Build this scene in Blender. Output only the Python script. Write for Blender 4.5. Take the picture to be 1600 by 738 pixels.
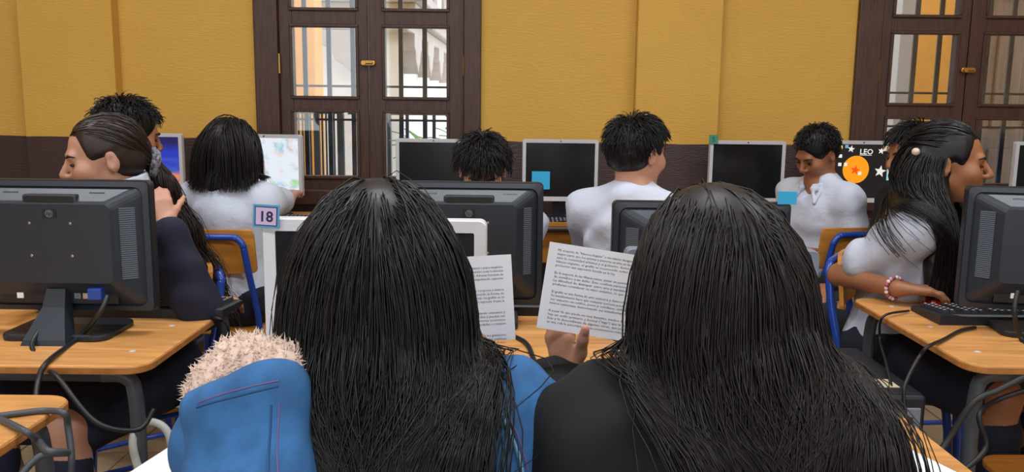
import bpy, bmesh, math, random
import numpy as np
from mathutils import Vector, Matrix, Euler
for o in list(bpy.data.objects): bpy.data.objects.remove(o)
SC = bpy.context.scene; COL = SC.collection
PI = math.pi
# ------------------------------------------------------------------ camera
FPX, PITCH, ROLL, CAMZ = 1300.0, math.radians(8.8), math.radians(.68), 1.27
_fw = np.array([0, math.cos(PITCH), -math.sin(PITCH)]); _u0 = np.array([0, math.sin(PITCH), math.cos(PITCH)]); _r0 = np.array([1., 0, 0])
_R = math.cos(ROLL)*_r0 + math.sin(ROLL)*_u0; _U = -math.sin(ROLL)*_r0 + math.cos(ROLL)*_u0
cam = bpy.data.cameras.new('camera'); camo = bpy.data.objects.new('camera', cam); COL.objects.link(camo)
cam.sensor_width = 36; cam.lens = 36*FPX/1600; cam.clip_start = .02; cam.clip_end = 300
camo.matrix_world = Matrix(((_R[0], _U[0], -_fw[0], 0), (_R[1], _U[1], -_fw[1], 0), (_R[2], _U[2], -_fw[2], CAMZ), (0, 0, 0, 1)))
SC.camera = camo
def aty(px, py, Y):
    d = _fw + _R*(px-800)/FPX - _U*(py-369)/FPX
    return np.array([0, 0, CAMZ]) + d*(Y/d[1])
def atz(px, py, z):
    d = _fw + _R*(px-800)/FPX - _U*(py-369)/FPX
    return np.array([0, 0, CAMZ]) + d*((z-CAMZ)/d[2])
# ------------------------------------------------------------------ world, light, exposure
w = bpy.data.worlds.new('overcast_sky'); SC.world = w; w.use_nodes = True
w.node_tree.nodes['Background'].inputs[0].default_value = (.88, .94, 1, 1)
w.node_tree.nodes['Background'].inputs[1].default_value = 2.6
vs = SC.view_settings
SC.display_settings.display_device = 'sRGB'; vs.view_transform = 'Standard'; vs.look = 'None'; vs.gamma = 1; vs.use_curve_mapping = False
vs.exposure = 0.22
def area(name, loc, rot, sx, sy, power, col=(1, 1, 1)):
    l = bpy.data.lights.new(name, 'AREA'); l.shape = 'RECTANGLE'; l.size = sx; l.size_y = sy; l.energy = power; l.color = col
    o = bpy.data.objects.new(name, l); COL.objects.link(o); o.location = loc; o.rotation_euler = rot; return o
# daylight entering by the three tall openings of the wall behind the camera
for i, x in enumerate((-2.6, 0, 2.6)):
    area('window_daylight', (x, -3.3, 1.75), (-PI/2, PI, 0), 1.5, 2.3, 62, (.84, .92, 1))
LAMP_POWER = 30
# ------------------------------------------------------------------ materials
def lin(c): return tuple(((v/255)/12.92 if v/255 <= .04045 else ((v/255+.055)/1.055)**2.4) for v in c)
MATS = {}
def mat(name, rgb, rough=.6, metal=0., bump=0., bscale=60., vary=0., vscale=8., spec=.5, stretch=None, sheen=0., trans=0., rgb2=None, coat=0., sss=0.):
    if name in MATS: return MATS[name]
    m = bpy.data.materials.new(name); m.use_nodes = True; nt = m.node_tree; b = nt.nodes['Principled BSDF']
    c = lin(rgb); b.inputs['Base Color'].default_value = (*c, 1); b.inputs['Roughness'].default_value = rough; b.inputs['Metallic'].default_value = metal
    b.inputs['Specular IOR Level'].default_value = spec; b.inputs['Sheen Weight'].default_value = sheen; b.inputs['Coat Weight'].default_value = coat
    if sss: b.inputs['Subsurface Weight'].default_value = sss; b.inputs['Subsurface Radius'].default_value = (.012, .005, .003); b.inputs['Subsurface Scale'].default_value = .6
    tc = nt.nodes.new('ShaderNodeTexCoord'); mp = nt.nodes.new('ShaderNodeMapping'); nt.links.new(tc.outputs['Object'], mp.inputs[0])
    if stretch: mp.inputs['Scale'].default_value = stretch
    if vary or rgb2:
        n = nt.nodes.new('ShaderNodeTexNoise'); n.inputs['Scale'].default_value = vscale; n.inputs['Detail'].default_value = 5; nt.links.new(mp.outputs[0], n.inputs['Vector'])
        mx = nt.nodes.new('ShaderNodeMix'); mx.data_type = 'RGBA'
        c2 = lin(rgb2) if rgb2 else tuple(v*(1-vary) for v in c); c1 = c if rgb2 else tuple(min(1, v*(1+vary)) for v in c)
        mx.inputs[6].default_value = (*c1, 1); mx.inputs[7].default_value = (*c2, 1)
        rp = nt.nodes.new('ShaderNodeMapRange'); rp.inputs[1].default_value = .35; rp.inputs[2].default_value = .65
        nt.links.new(n.outputs[0], rp.inputs[0]); nt.links.new(rp.outputs[0], mx.inputs[0]); nt.links.new(mx.outputs[2], b.inputs['Base Color'])
    if bump:
        n = nt.nodes.new('ShaderNodeTexNoise'); n.inputs['Scale'].default_value = bscale; n.inputs['Detail'].default_value = 4; nt.links.new(mp.outputs[0], n.inputs['Vector'])
        bp = nt.nodes.new('ShaderNodeBump'); bp.inputs['Strength'].default_value = bump; bp.inputs['Distance'].default_value = .01
        nt.links.new(n.outputs[0], bp.inputs['Height']); nt.links.new(bp.outputs[0], b.inputs['Normal'])
    MATS[name] = m; return m
def emit(name, rgb, s=1.):
    m = bpy.data.materials.new(name); m.use_nodes = True; b = m.node_tree.nodes['Principled BSDF']
    b.inputs['Base Color'].default_value = (0, 0, 0, 1); b.inputs['Roughness'].default_value = .3
    b.inputs['Emission Color'].default_value = (*lin(rgb), 1); b.inputs['Emission Strength'].default_value = s; return m
# wall paint: yellow above, dark brown dado below 1.09 m, brushed plaster relief
def wall_paint():
    m = mat('wall_paint', (206, 158, 58), .75, bump=.35, bscale=34, stretch=(1, 1, 4.5))
    nt = m.node_tree; b = nt.nodes['Principled BSDF']; tc = nt.nodes.new('ShaderNodeTexCoord'); sp = nt.nodes.new('ShaderNodeSeparateXYZ')
    nt.links.new(tc.outputs['Object'], sp.inputs[0])
    wob = nt.nodes.new('ShaderNodeTexNoise'); wob.inputs['Scale'].default_value = 6; nt.links.new(tc.outputs['Object'], wob.inputs['Vector'])
    ad = nt.nodes.new('ShaderNodeMath'); ad.operation = 'MULTIPLY_ADD'; ad.inputs[1].default_value = .012; nt.links.new(wob.outputs[0], ad.inputs[0]); nt.links.new(sp.outputs[2], ad.inputs[2])
    th = nt.nodes.new('ShaderNodeMath'); th.operation = 'GREATER_THAN'; th.inputs[1].default_value = 1.098; nt.links.new(ad.outputs[0], th.inputs[0])
    n = nt.nodes.new('ShaderNodeTexNoise'); n.inputs['Scale'].default_value = 2.2; n.inputs['Detail'].default_value = 6; nt.links.new(tc.outputs['Object'], n.inputs['Vector'])
    my = nt.nodes.new('ShaderNodeMix'); my.data_type = 'RGBA'; my.inputs[6].default_value = (*lin((213, 171, 82)), 1); my.inputs[7].default_value = (*lin((200, 155, 68)), 1); nt.links.new(n.outputs[0], my.inputs[0])
    mx = nt.nodes.new('ShaderNodeMix'); mx.data_type = 'RGBA'; mx.inputs[6].default_value = (*lin((62, 48, 50)), 1)
    nt.links.new(th.outputs[0], mx.inputs[0]); nt.links.new(my.outputs[2], mx.inputs[7]); nt.links.new(mx.outputs[2], b.inputs['Base Color'])
    mr = nt.nodes.new('ShaderNodeMapRange'); mr.inputs[3].default_value = .42; mr.inputs[4].default_value = .8; nt.links.new(th.outputs[0], mr.inputs[0]); nt.links.new(mr.outputs[0], b.inputs['Roughness'])
    return m
WALL = wall_paint()
DARKWOOD = mat('window_wood', (70, 46, 40), .45, bump=.15, bscale=40, vary=.25, vscale=14, stretch=(6, 6, .6))
DESKWOOD = mat('desk_wood', (208, 150, 88), .38, vary=.16, vscale=9, stretch=(.7, 7, 7), bump=.04, bscale=60)
DESKEDGE = mat('desk_edge_wood', (176, 116, 58), .5, vary=.2, vscale=30)
PLY = mat('chair_plywood', (204, 138, 58), .35, vary=.14, vscale=7, stretch=(1, 6, 6))
BLUE = mat('blue_enamel', (32, 72, 168), .28, spec=.6)
BROWNTUBE = mat('brown_enamel', (70, 50, 46), .35)
GREYTUBE = mat('grey_enamel', (70, 76, 84), .4)
BLACKP = mat('black_plastic', (25, 31, 39), .42, bump=.05, bscale=900)
SLATEP = mat('slate_plastic', (36, 45, 57), .38, bump=.04, bscale=900)
DARKP = mat('dark_plastic_and_shade', (18, 20, 24), .5)  # dark plastic parts; also the painted shade in the monitor handle
SILVER = mat('silver_plastic', (196, 200, 208), .35)
WHITEP = mat('white_plastic', (222, 226, 232), .32)
GREYP = mat('bluegrey_plastic', (120, 132, 150), .38)
SCREEN = mat('dark_screen', (22, 26, 32), .16, spec=.6)
PAPER = mat('white_paper', (236, 239, 246), .7)
INK = mat('printed_ink', (60, 62, 76), .8)
CYAN = mat('cyan_note', (52, 178, 232), .7)
CABLE = mat('cable_rubber', (26, 28, 32), .45)
WCABLE = mat('grey_cable', (188, 192, 188), .5)
BRASS = mat('brass', (190, 150, 80), .35, metal=.8)
IRON = mat('iron_paint', (62, 68, 80), .5)
CHROME = mat('steel', (190, 192, 196), .25, metal=.9)
VENT = mat('vent_grey', (92, 104, 118), .5)  # flat blue-grey for vents, badge discs, ports and grilles
# ------------------------------------------------------------------ object helpers
def link(name, me, m=None, parent=None, smooth=False):
    o = bpy.data.objects.new(name, me); COL.objects.link(o)
    if m is not None:
        for mm in (m if isinstance(m, (list, tuple)) else [m]): me.materials.append(mm)
    if parent is not None: o.parent = parent
    if smooth: me.polygons.foreach_set('use_smooth', [True]*len(me.polygons))
    return o
def tag(o, label=None, cat=None, group=None, kind=None):
    if label: o['label'] = label
    if cat: o['category'] = cat
    if group: o['group'] = group
    if kind: o['kind'] = kind
    return o
def empty(name, loc=(0, 0, 0), rz=0, label=None, cat=None, group=None):
    o = bpy.data.objects.new(name, None); COL.objects.link(o); o.location = loc; o.rotation_euler = (0, 0, rz); o.empty_display_size = .05
    return tag(o, label, cat, group)
def copy_tree(o, parent=None):
    c = o.copy(); COL.objects.link(c)
    if parent is not None: c.parent = parent
    for ch in list(o.children): copy_tree(ch, c)
    return c
class MB:
    def __init__(s): s.bm = bmesh.new()
    def box(s, x0, x1, y0, y1, z0, z1, bev=0, seg=2, M=None):
        t = bmesh.new(); bmesh.ops.create_cube(t, size=1)
        for v in t.verts: v.co = Vector(((x0+x1)/2+v.co.x*(x1-x0), (y0+y1)/2+v.co.y*(y1-y0), (z0+z1)/2+v.co.z*(z1-z0)))
        if bev: bmesh.ops.bevel(t, geom=list(t.edges), offset=bev, segments=seg, affect='EDGES', profile=.5)
        return s._merge(t, M)
    def _merge(s, t, M=None):
        if M is not None: bmesh.ops.transform(t, matrix=M, verts=t.verts)
        me = bpy.data.meshes.new('t'); t.to_mesh(me); t.free(); s.bm.from_mesh(me); bpy.data.meshes.remove(me); return s
    def prism(s, pts, a0, a1, axis='z', bev=0, M=None):
        t = bmesh.new()
        def P(p, a): return Vector((p[0], p[1], a)) if axis == 'z' else (Vector((p[0], a, p[1])) if axis == 'y' else Vector((a, p[0], p[1])))
        lo = [t.verts.new(P(p, a0)) for p in pts]; hi = [t.verts.new(P(p, a1)) for p in pts]; n = len(pts)
        t.faces.new(lo); t.faces.new(hi)
        for i in range(n): t.faces.new((lo[i], lo[(i+1) % n], hi[(i+1) % n], hi[i]))
        bmesh.ops.recalc_face_normals(t, faces=t.faces)
        if bev:
            ed = [e for e in t.edges if (e.verts[0] in lo) == (e.verts[1] in lo)]
            bmesh.ops.bevel(t, geom=ed, offset=bev, segments=2, affect='EDGES', profile=.5)
        return s._merge(t, M)
    def loft(s, rings, cap=True):
        bm = s.bm; R = [[bm.verts.new(Vector(p)) for p in r] for r in rings]; n = len(rings[0])
        for a, b in zip(R, R[1:]):
            for i in range(n): bm.faces.new((a[i], a[(i+1) % n], b[(i+1) % n], b[i]))
        if cap: bm.faces.new(R[0][::-1]); bm.faces.new(R[-1])
        return s
    def tube(s, pts, r, n=8, closed=False):
        pts = [Vector(p) for p in pts]; m = len(pts); rings = []; prev = None
        for i, p in enumerate(pts):
            a = pts[i-1] if (i > 0 or closed) else p; b = pts[(i+1) % m] if (i < m-1 or closed) else p
            t = (b-a).normalized()
            if prev is None: u = t.orthogonal().normalized()
            else: u = (prev-t*prev.dot(t)); u = u.normalized() if u.length > 1e-6 else t.orthogonal().normalized()
            prev = u; v = t.cross(u); rr = r[i] if isinstance(r, (list, tuple)) else r
            rings.append([p+(u*math.cos(2*PI*k/n)+v*math.sin(2*PI*k/n))*rr for k in range(n)])
        if closed: rings.append(rings[0]); return s.loft(rings, False)
        return s.loft(rings)
    def disc(s, c, r, axis, h, n=16):
        c = Vector(c); ax = Vector(axis).normalized(); return s.tube([c, c+ax*h], r, n)
    def lathe(s, prof, n=20, c=(0, 0, 0)):
        return s.loft([[(c[0]+r*math.cos(2*PI*k/n), c[1]+r*math.sin(2*PI*k/n), c[2]+z) for k in range(n)] for r, z in prof])
    def build(s, name, m, parent=None, smooth=False):
        bmesh.ops.recalc_face_normals(s.bm, faces=s.bm.faces)
        me = bpy.data.meshes.new(name); s.bm.to_mesh(me); s.bm.free(); return link(name, me, m, parent, smooth)
def rrect(w, h, r, n=5, cx=0, cy=0):
    out = []
    for sx, sy, a0 in ((1, 1, 0), (-1, 1, PI/2), (-1, -1, PI), (1, -1, 1.5*PI)):
        for k in range(n+1):
            a = a0+PI/2*k/n; out.append((cx+sx*(w/2-r)+r*math.cos(a), cy+sy*(h/2-r)+r*math.sin(a)))
    return out
def catmull(P, n=8):
    P = [Vector(p) for p in P]; out = []
    for i in range(len(P)-1):
        a = P[max(i-1, 0)]; b = P[i]; c = P[i+1]; d = P[min(i+2, len(P)-1)]
        for k in range(n):
            t = k/n; out.append(.5*((2*b)+(c-a)*t+(2*a-5*b+4*c-d)*t*t+(3*b-a-3*c+d)*t**3))
    return out+[P[-1]]
def text_mesh(body, size, align='LEFT', shear=0., extrude=0., res=1, bold=0.):
    cu = bpy.data.curves.new('t', 'FONT'); cu.body = body; cu.size = size; cu.align_x = align; cu.shear = shear; cu.extrude = extrude; cu.resolution_u = res; cu.offset = bold
    o = bpy.data.objects.new('t', cu); COL.objects.link(o); bpy.context.view_layer.update()
    me = bpy.data.meshes.new_from_object(o.evaluated_get(bpy.context.evaluated_depsgraph_get()))
    bpy.data.objects.remove(o); bpy.data.curves.remove(cu); me.materials.clear(); return me
def text(name, body, size, m, parent, M, **k):
    me = text_mesh(body, size, **k); me.transform(M); return link(name, me, m, parent)
# ================================================================== the room
YW = 4.4                                   # inner face of the wall with the windows
FLOOR = mat('floor_tile', (176, 158, 130), .45, vary=.08, vscale=5)
def floor():
    b = MB(); b.box(-4.6, 4.6, -3.6, YW+.4, -.1, -.004); o = tag(b.build('floor', mat('grout', (120, 106, 88), .8)), kind='structure')
    t = MB(); t.box(-.197, .197, -.197, .197, -.006, 0, .002, 1); me = None
    for i in range(-6, 7):
        for j in range(1, 11):
            if me is None: p = t.build('floor_tile', FLOOR, o); me = p.data
            else: p = link('floor_tile', me, None, o)
            p.location = (i*.4, j*.4-.1, 0)
floor()
b = MB(); b.box(-4.6, 4.6, -3.6, YW+.4, 3.7, 3.8); tag(b.build('ceiling', mat('ceiling_paint', (232, 228, 216), .8)), kind='structure')
b = MB(); b.box(-4.7, -4.5, -3.6, YW+.4, 0, 3.7); tag(b.build('wall_left', WALL), kind='structure')
b = MB(); b.box(4.5, 4.7, -3.6, YW+.4, 0, 3.7); tag(b.build('wall_right', WALL), kind='structure')
b = MB()                                    # wall behind the camera with three tall openings
for x0, x1 in ((-4.5, -3.4), (-1.8, -.8), (.8, 1.8), (3.4, 4.5)): b.box(x0, x1, -3.6, -3.4, 0, 3.7)
for x in (-2.6, 0, 2.6): b.box(x-.8, x+.8, -3.6, -3.4, 0, .55); b.box(x-.8, x+.8, -3.6, -3.4, 2.95, 3.7)
tag(b.build('wall_front', WALL), kind='structure')
W1, W2 = (-1.339, -.17), (1.763, 2.932)
ZB, ZT = .80, 2.72
b = MB()
for x0, x1 in ((-4.5, W1[0]), (W1[1], W2[0]), (W2[1], 4.5)): b.box(x0, x1, YW, YW+.38, 0, 3.7)
for x0, x1 in (W1, W2): b.box(x0, x1, YW, YW+.38, 0, ZB); b.box(x0, x1, YW, YW+.38, ZT, 3.7)
tag(b.build('wall_back', WALL), kind='structure')
for n, x0, x1 in ((1, -2.52, -2.04), (2, .625, 1.055)):
    b = MB(); b.box(x0, x1, YW-.075, YW, 0, 3.7, .004, 1); tag(b.build('trim_%d' % n, WALL), kind='structure')
def glassmat():
    m = bpy.data.materials.new('window_glass'); m.use_nodes = True; nt = m.node_tree; nt.nodes.clear()
    o = nt.nodes.new('ShaderNodeOutputMaterial'); mx = nt.nodes.new('ShaderNodeMixShader'); t = nt.nodes.new('ShaderNodeBsdfTransparent'); g = nt.nodes.new('ShaderNodeBsdfGlossy')
    t.inputs[0].default_value = (.95, .97, .97, 1); g.inputs['Roughness'].default_value = .03; mx.inputs[0].default_value = .06
    nt.links.new(t.outputs[0], mx.inputs[1]); nt.links.new(g.outputs[0], mx.inputs[2]); nt.links.new(mx.outputs[0], o.inputs[0]); return m
GLASS = glassmat()
ROWS = [(.90, 1.232), (1.317, 1.668), (1.765, 2.11), (2.20, 2.55)]
def window(n, x0, lab):
    L = x0-W1[0]; root = empty('window_%d' % n); root['kind'] = 'structure'; root['label'] = lab
    b = MB(); b.box(x0, x0+.123, YW-.03, YW+.12, ZB, ZT, .006); b.box(W1[1]-.09+L, W1[1]+L, YW-.03, YW+.12, ZB, ZT, .006)
    b.box(x0, W1[1]+L, YW-.03, YW+.12, ZT-.09, ZT, .006); b.box(x0, W1[1]+L, YW-.06, YW+.14, ZB-.05, ZB+.03, .008); b.build('frame', DARKWOOD, root)
    for lx0, lx1, px0, px1 in ((-1.216, -.757, -1.146, -.82), (-.752, -.26, -.668, -.35)):
        b = MB(); y0, y1 = YW, YW+.05
        b.box(lx0+L, px0+L, y0, y1, .83, 2.63, .003, 1); b.box(px1+L, lx1+L, y0, y1, .83, 2.63, .003, 1)
        zs = [.83]+[z for r in ROWS for z in r]+[2.63]
        for a, c in zip(zs[::2], zs[1::2]): b.box(px0+L, px1+L, y0+.002, y1-.002, a, c)
        for a, c in ROWS:                                  # raised moulding round each pane
            for q in ((px0-.016, px1+.016, a-.016, a), (px0-.016, px1+.016, c, c+.016), (px0-.016, px0, a, c), (px1, px1+.016, a, c)):
                b.box(q[0]+L, q[1]+L, y0-.01, y0+.004, q[2], q[3], .003, 1)
        lf = b.build('casement', DARKWOOD, root)
        for a, c in ROWS:
            g = MB(); g.box(px0+L-.004, px1+L+.004, YW+.022, YW+.027, a-.004, c+.004); g.build('pane', GLASS, lf)
    for hx in (-1.216, -.258):
        for hz in (1.48, 2.2):
            h = MB(); h.tube([(hx+L, YW-.012, hz-.05), (hx+L, YW-.012, hz+.05)], .008, 8); h.build('hinge', BRASS, root)
    k = MB(); k.prism(rrect(.075, .026, .012, 4, -.755+L, 1.487), YW-.022, YW-.006, 'y', .003)
    k.tube([(-.78+L, YW-.028, 1.487), (-.73+L, YW-.028, 1.487)], .006, 8); k.disc((-.775+L, YW-.035, 1.487), .011, (0, 1, 0), .02); k.build('latch', BRASS, root)
window(1, W1[0], 'dark wooden double casement window looking onto the white building')
window(2, W2[0], 'dark wooden double casement window looking onto the orange wall')
def grille(x0, lab):
    root = empty('window_grille', (x0+.58, YW+.30, 0), 0, lab, 'grille', 'iron grilles outside the windows')
    x = -.53
    for k in range(9):
        b = MB(); b.box(x-.0125, x+.0125, -.006, .006, .8, 2.72); b.build('bar', IRON, root); x += .1325
    for z in (1.19, 1.375, 1.95, 2.4): b = MB(); b.box(-.582, .582, .006, .014, z-.006, z+.006); b.build('cross_bar', IRON, root)
grille(W1[0], 'iron bar grille outside the window facing the white building'); grille(W2[0], 'iron bar grille outside the window facing the orange wall')
# ------------------------------------------------------------------ outside
STUC = mat('white_stucco', (238, 240, 244), .8, vary=.04); CORN = mat('grey_cornice', (196, 190, 190), .8, vary=.06); ORANGE = mat('orange_stucco', (240, 172, 78), .8, vary=.05)
b = MB(); b.box(-14, 16, YW+.4, 40, -.3, -.1); tag(tag(b.build('courtyard', mat('courtyard_stone', (200, 196, 188), .9, vary=.1))), kind='structure')
def church():
    root = empty('white_church', (-1.05, 7.7, 0), math.radians(88.5), 'white church with grey scalloped cornice and arched niches beyond the window', 'building')
    b = MB(); b.box(0, 13, 0, 4, -.1, 6.5); b.build('wall', STUC, root)
    b = MB()
    for o, z0, z1 in ((.26, 2.17, 2.27), (.19, 2.05, 2.17), (.11, 1.93, 2.05)): b.box(-o, 13, -o, 4, z0, z1, .012, 1)
    b.build('cornice', CORN, root)
    sc = [(-.24, 1.93), (.24, 1.93), (.24, 1.80), (.17, 1.77), (.13, 1.67), (.05, 1.63), (0, 1.57), (-.05, 1.63), (-.13, 1.67), (-.17, 1.77), (-.24, 1.80)]
    for k in range(13):
        x = .32+k*.98
        s = MB(); s.prism([(x+u, v) for u, v in sc], -.14, .01, 'y', .01); s.build('scallop', CORN, root)
        a = MB(); a.prism([(x-.3, 2.28), (x+.3, 2.28), (x+.3, 2.9)]+[(x+.3*math.cos(t), 2.9+.3*math.sin(t)) for t in np.linspace(.2, PI-.2, 9)]+[(x-.3, 2.9)], -.1, .01, 'y', .02); ni = a.build('niche_arch', CORN, root)
        a = MB(); a.prism([(x-.2, 2.31), (x+.2, 2.31), (x+.2, 2.85)]+[(x+.2*math.cos(t), 2.85+.2*math.sin(t)) for t in np.linspace(.2, PI-.2, 7)]+[(x-.2, 2.85)], -.115, -.09, 'y', .006); a.build('niche_panel', STUC, ni)
    for k in range(3):
        y = .42+k*1.0; s = MB(); s.prism([(y+u, v) for u, v in sc], -.14, .01, 'x', .01); s.build('scallop', CORN, root)
    r = MB()
    for k in range(38): r.box(k*.33, .2+k*.33, -.8, .0, 3.55, 3.62)
    r.box(0, 12.6, -.76, .0, 3.6, 3.7); r.build('roof', mat('dark_roof', (84, 92, 104), .6), root)
church()
tag(MB().box(-1.88, -1.62, 6.9, 7.2, -.1, 6, .01, 1).build('orange_column', ORANGE), 'orange plastered column in front of the white church', 'column')
def gate():
    root = empty('iron_gate', (-1.45, 6.2, 0), 0, 'dark iron gate of close upright bars outside the window', 'gate')
    for k in range(12):
        x = -.165+k*.029; b = MB(); b.box(x-.006, x+.006, -.006, .006, 0, 1.26+.0*k); b.build('bar', IRON, root)
    for x in (-.19, .0, .18): b = MB(); b.box(x-.018, x+.018, -.02, .02, 0, 1.3); b.build('post', IRON, root)
    for z in (.15, 1.22): b = MB(); b.box(-.19, .18, -.012, .012, z-.014, z+.014); b.build('rail', IRON, root)
gate()
def railing():
    root = empty('iron_railing', (-.45, 6.25, 0), 0, 'low iron railing with widely spaced bars outside the window', 'railing')
    for k in range(7):
        x = -.74+k*.2; b = MB(); b.box(x-.012, x+.012, -.012, .012, 0, 1.22); b.build('bar', IRON, root)
    for z in (.2, 1.215): b = MB(); b.box(-.78, .7, -.014, .014, z-.012, z+.012); b.build('rail', IRON, root)
    root = empty('dark_post', (-1.09, 7.25, 0), 0, 'dark square post behind the iron railing', 'post'); MB().box(-.035, .035, -.035, .035, 0, 1.22).build('shaft', IRON, root); MB().box(-.045, .045, -.045, .045, 1.22, 1.25).build('cap', IRON, root)
railing()
def plant(x, y, lab, seed, hh):
    random.seed(seed); root = empty('potted_plant', (x, y, 0), 0, lab, 'plant')
    MB().lathe([(.16, 0), (.2, .3), (.22, .75), (.24, .8), (.2, .8)], 14).build('pot', mat('clay_pot', (176, 140, 136), .8), root)
    G = mat('leaf_green', (120, 158, 84), .6, vary=.3, vscale=4)
    for k in range(26):
        a = random.uniform(0, 2*PI); l = random.uniform(.25, .5); h = hh*random.uniform(.5, 1); b = MB(); c, s = math.cos(a), math.sin(a); rings = []
        for t in np.linspace(0, 1, 6):
            wd = .028*math.sin(PI*min(.98, t+.08)); r = l*t; z = .78+h*t-.25*t*t; rings.append([(c*r-s*wd, s*r+c*wd, z), (c*r, s*r, z+.006), (c*r+s*wd, s*r-c*wd, z), (c*r, s*r, z-.004)])
        b.loft(rings); b.build('leaf', G, root)
plant(-.66, 7.0, 'leafy green plant in a clay pot beyond the railing', 2, .55); plant(-.42, 8.2, 'tall green plant in a clay pot beside the church wall', 4, .8)
tag(MB().box(1.5, 6.5, 7.3, 7.5, -.1, 6).build('orange_wall', ORANGE), 'orange plastered wall across the passage', 'wall')
b = MB(); b.box(-.06, .06, -.06, .06, 0, 5, .01); b.box(-.09, .09, -.09, .09, 0, .3, .01); c = tag(b.build('grey_column', mat('grey_stone', (186, 188, 196), .8)), 'grey stone column in front of the orange wall', 'column'); c.location = (2.70, 5.9, -.1)
tag(MB().box(1.5, 6.5, 7.05, 7.3, -.1, 1.12).build('grey_dado', mat('grey_paint', (176, 178, 188), .8)), 'grey painted base course along the orange wall', 'wall base')
def outdoor():  # door added outside in place of its reflection in the right-hand pane
    root = empty('reflection_door', (4.07, 6.35, -.1), 0, 'brown panelled wooden door in a grey surround, added for a reflection in the pane', 'door'); DW = mat('reflection_door_wood', (104, 82, 66), .5, vary=.2, stretch=(5, 5, .6)); GS = mat('grey_surround', (150, 148, 150), .8)
    MB().box(-.55, .02, 0, .06, 0, 3.2).build('leaf', DW, root)
    for z0, z1 in ((.3, 1.1), (1.25, 2.05), (2.2, 3.0)):
        for x0, x1 in ((-.47, -.28), (-.22, -.04)): MB().box(x0, x1, -.015, .01, z0, z1, .008).build('panel', DW, root)
    MB().box(.02, .6, -.04, .4, 0, 3.6, .01).build('surround', GS, root)
    for z0, z1 in ((.2, 1.3), (1.45, 2.2), (2.35, 3.2)): MB().box(.12, .5, -.055, -.03, z0, z1, .008).build('surround_panel', GS, root)
outdoor()
# ------------------------------------------------------------------ ceiling lamps (out of view above)
for lx in (-2.2, 0, 2.2):
    for ly in (-.8, 2.0):
        r = empty('ceiling_lamp', (lx, ly, 3.7), 0, 'white fluorescent ceiling lamp above the desks', 'lamp', 'fluorescent ceiling lamps')
        MB().box(-.65, .65, -.1, .1, -.06, 0, .01).build('housing', WHITEP, r)
        for s in (-.05, .05): MB().tube([(-.6, s, -.08), (.6, s, -.08)], .014, 8).build('tube', emit('lamp_tube', (245, 248, 255), 4), r)
        a = area('lamp_light', (0, 0, -.11), (0, 0, 0), 1.2, .2, LAMP_POWER, (.94, .97, 1)); a.parent = r
# ================================================================== desks and chairs
ZD = .72
def desk(x0, x1, y0, y1, lab, grp='wooden school desks'):
    cx, cy, W, D = (x0+x1)/2, (y0+y1)/2, x1-x0, y1-y0
    root = empty('school_desk', (cx, cy, 0), 0, lab, 'desk', grp)
    t = MB(); t.prism(rrect(W, D, .05, 6), ZD-.02, ZD, 'z', .004); top = t.build('desk_top', DESKWOOD, root)
    t = MB(); t.prism(rrect(W+.003, D+.003, .0515, 6), ZD-.0165, ZD-.0045, 'z'); t.build('edge_band', DESKEDGE, top)
    for sx in (-1, 1):
        for q in (-1, 0, 1):
            s = MB(); s.lathe([(.0075, ZD-.001), (.0075, ZD+.0006), (.004, ZD+.0014)], 10, (sx*(W/2-.075), q*(D/2-.11), 0)); s.build('screw', SILVER, top)
    lx, ly = W/2-.045, D/2-.05
    for sx in (-1, 1):
        for sy in (-1, 1):
            l = MB(); l.tube(catmull([(sx*(lx-.07), sy*ly, ZD-.036), (sx*(lx-.02), sy*ly, ZD-.04), (sx*lx, sy*ly, ZD-.09), (sx*lx, sy*ly, .4), (sx*lx, sy*ly, .012)], 5), .0165, 10)
            lg = l.build('leg', GREYTUBE, root, True); f = MB(); f.lathe([(.02, 0), (.021, .03), (.018, .032)], 10, (sx*lx, sy*ly, 0)); f.build('rubber_foot', CABLE, lg)
        r = MB(); r.tube([(sx*lx, -ly, .14), (sx*lx, ly, .14)], .012, 8); r.build('stretcher', GREYTUBE, root, True)
    for sy in (-1, 1): r = MB(); r.tube([(-lx+.06, sy*ly, ZD-.036), (lx-.06, sy*ly, ZD-.036)], .0155, 8); r.build('apron_rail', GREYTUBE, root, True)
    return root
desk(-1.97, -.772, 1.69, 2.35, 'wooden desk carrying the wide black monitor beside the girl in navy sweater')
desk(-.46, .72, 1.76, 2.40, 'wooden desk carrying two black monitors between the reading girls and the boys')
desk(1.012, 2.2, 1.765, 2.43, 'wooden desk where the girl with the bracelet uses a mouse')
desk(-.52, .72, .98, 1.553, 'wooden desk in front of the two long-haired girls holding sheets')
desk(-2.05, -.822, .90, 1.515, 'wooden desk with bare cables trailing across its corner')
for i, (x0, x1, l) in enumerate(((-2.55, -1.45, 'wooden wall desk under the sunset-picture monitor'), (-1.43, -.05, 'wooden wall desk under the window with the painting on screen'), (-.03, 1.33, 'wooden wall desk under the yellow pilaster'), (1.35, 2.6, 'wooden wall desk with the star-picture monitor'))):
    desk(x0, x1, 3.74, 4.30, l, 'desks along the wall')
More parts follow.
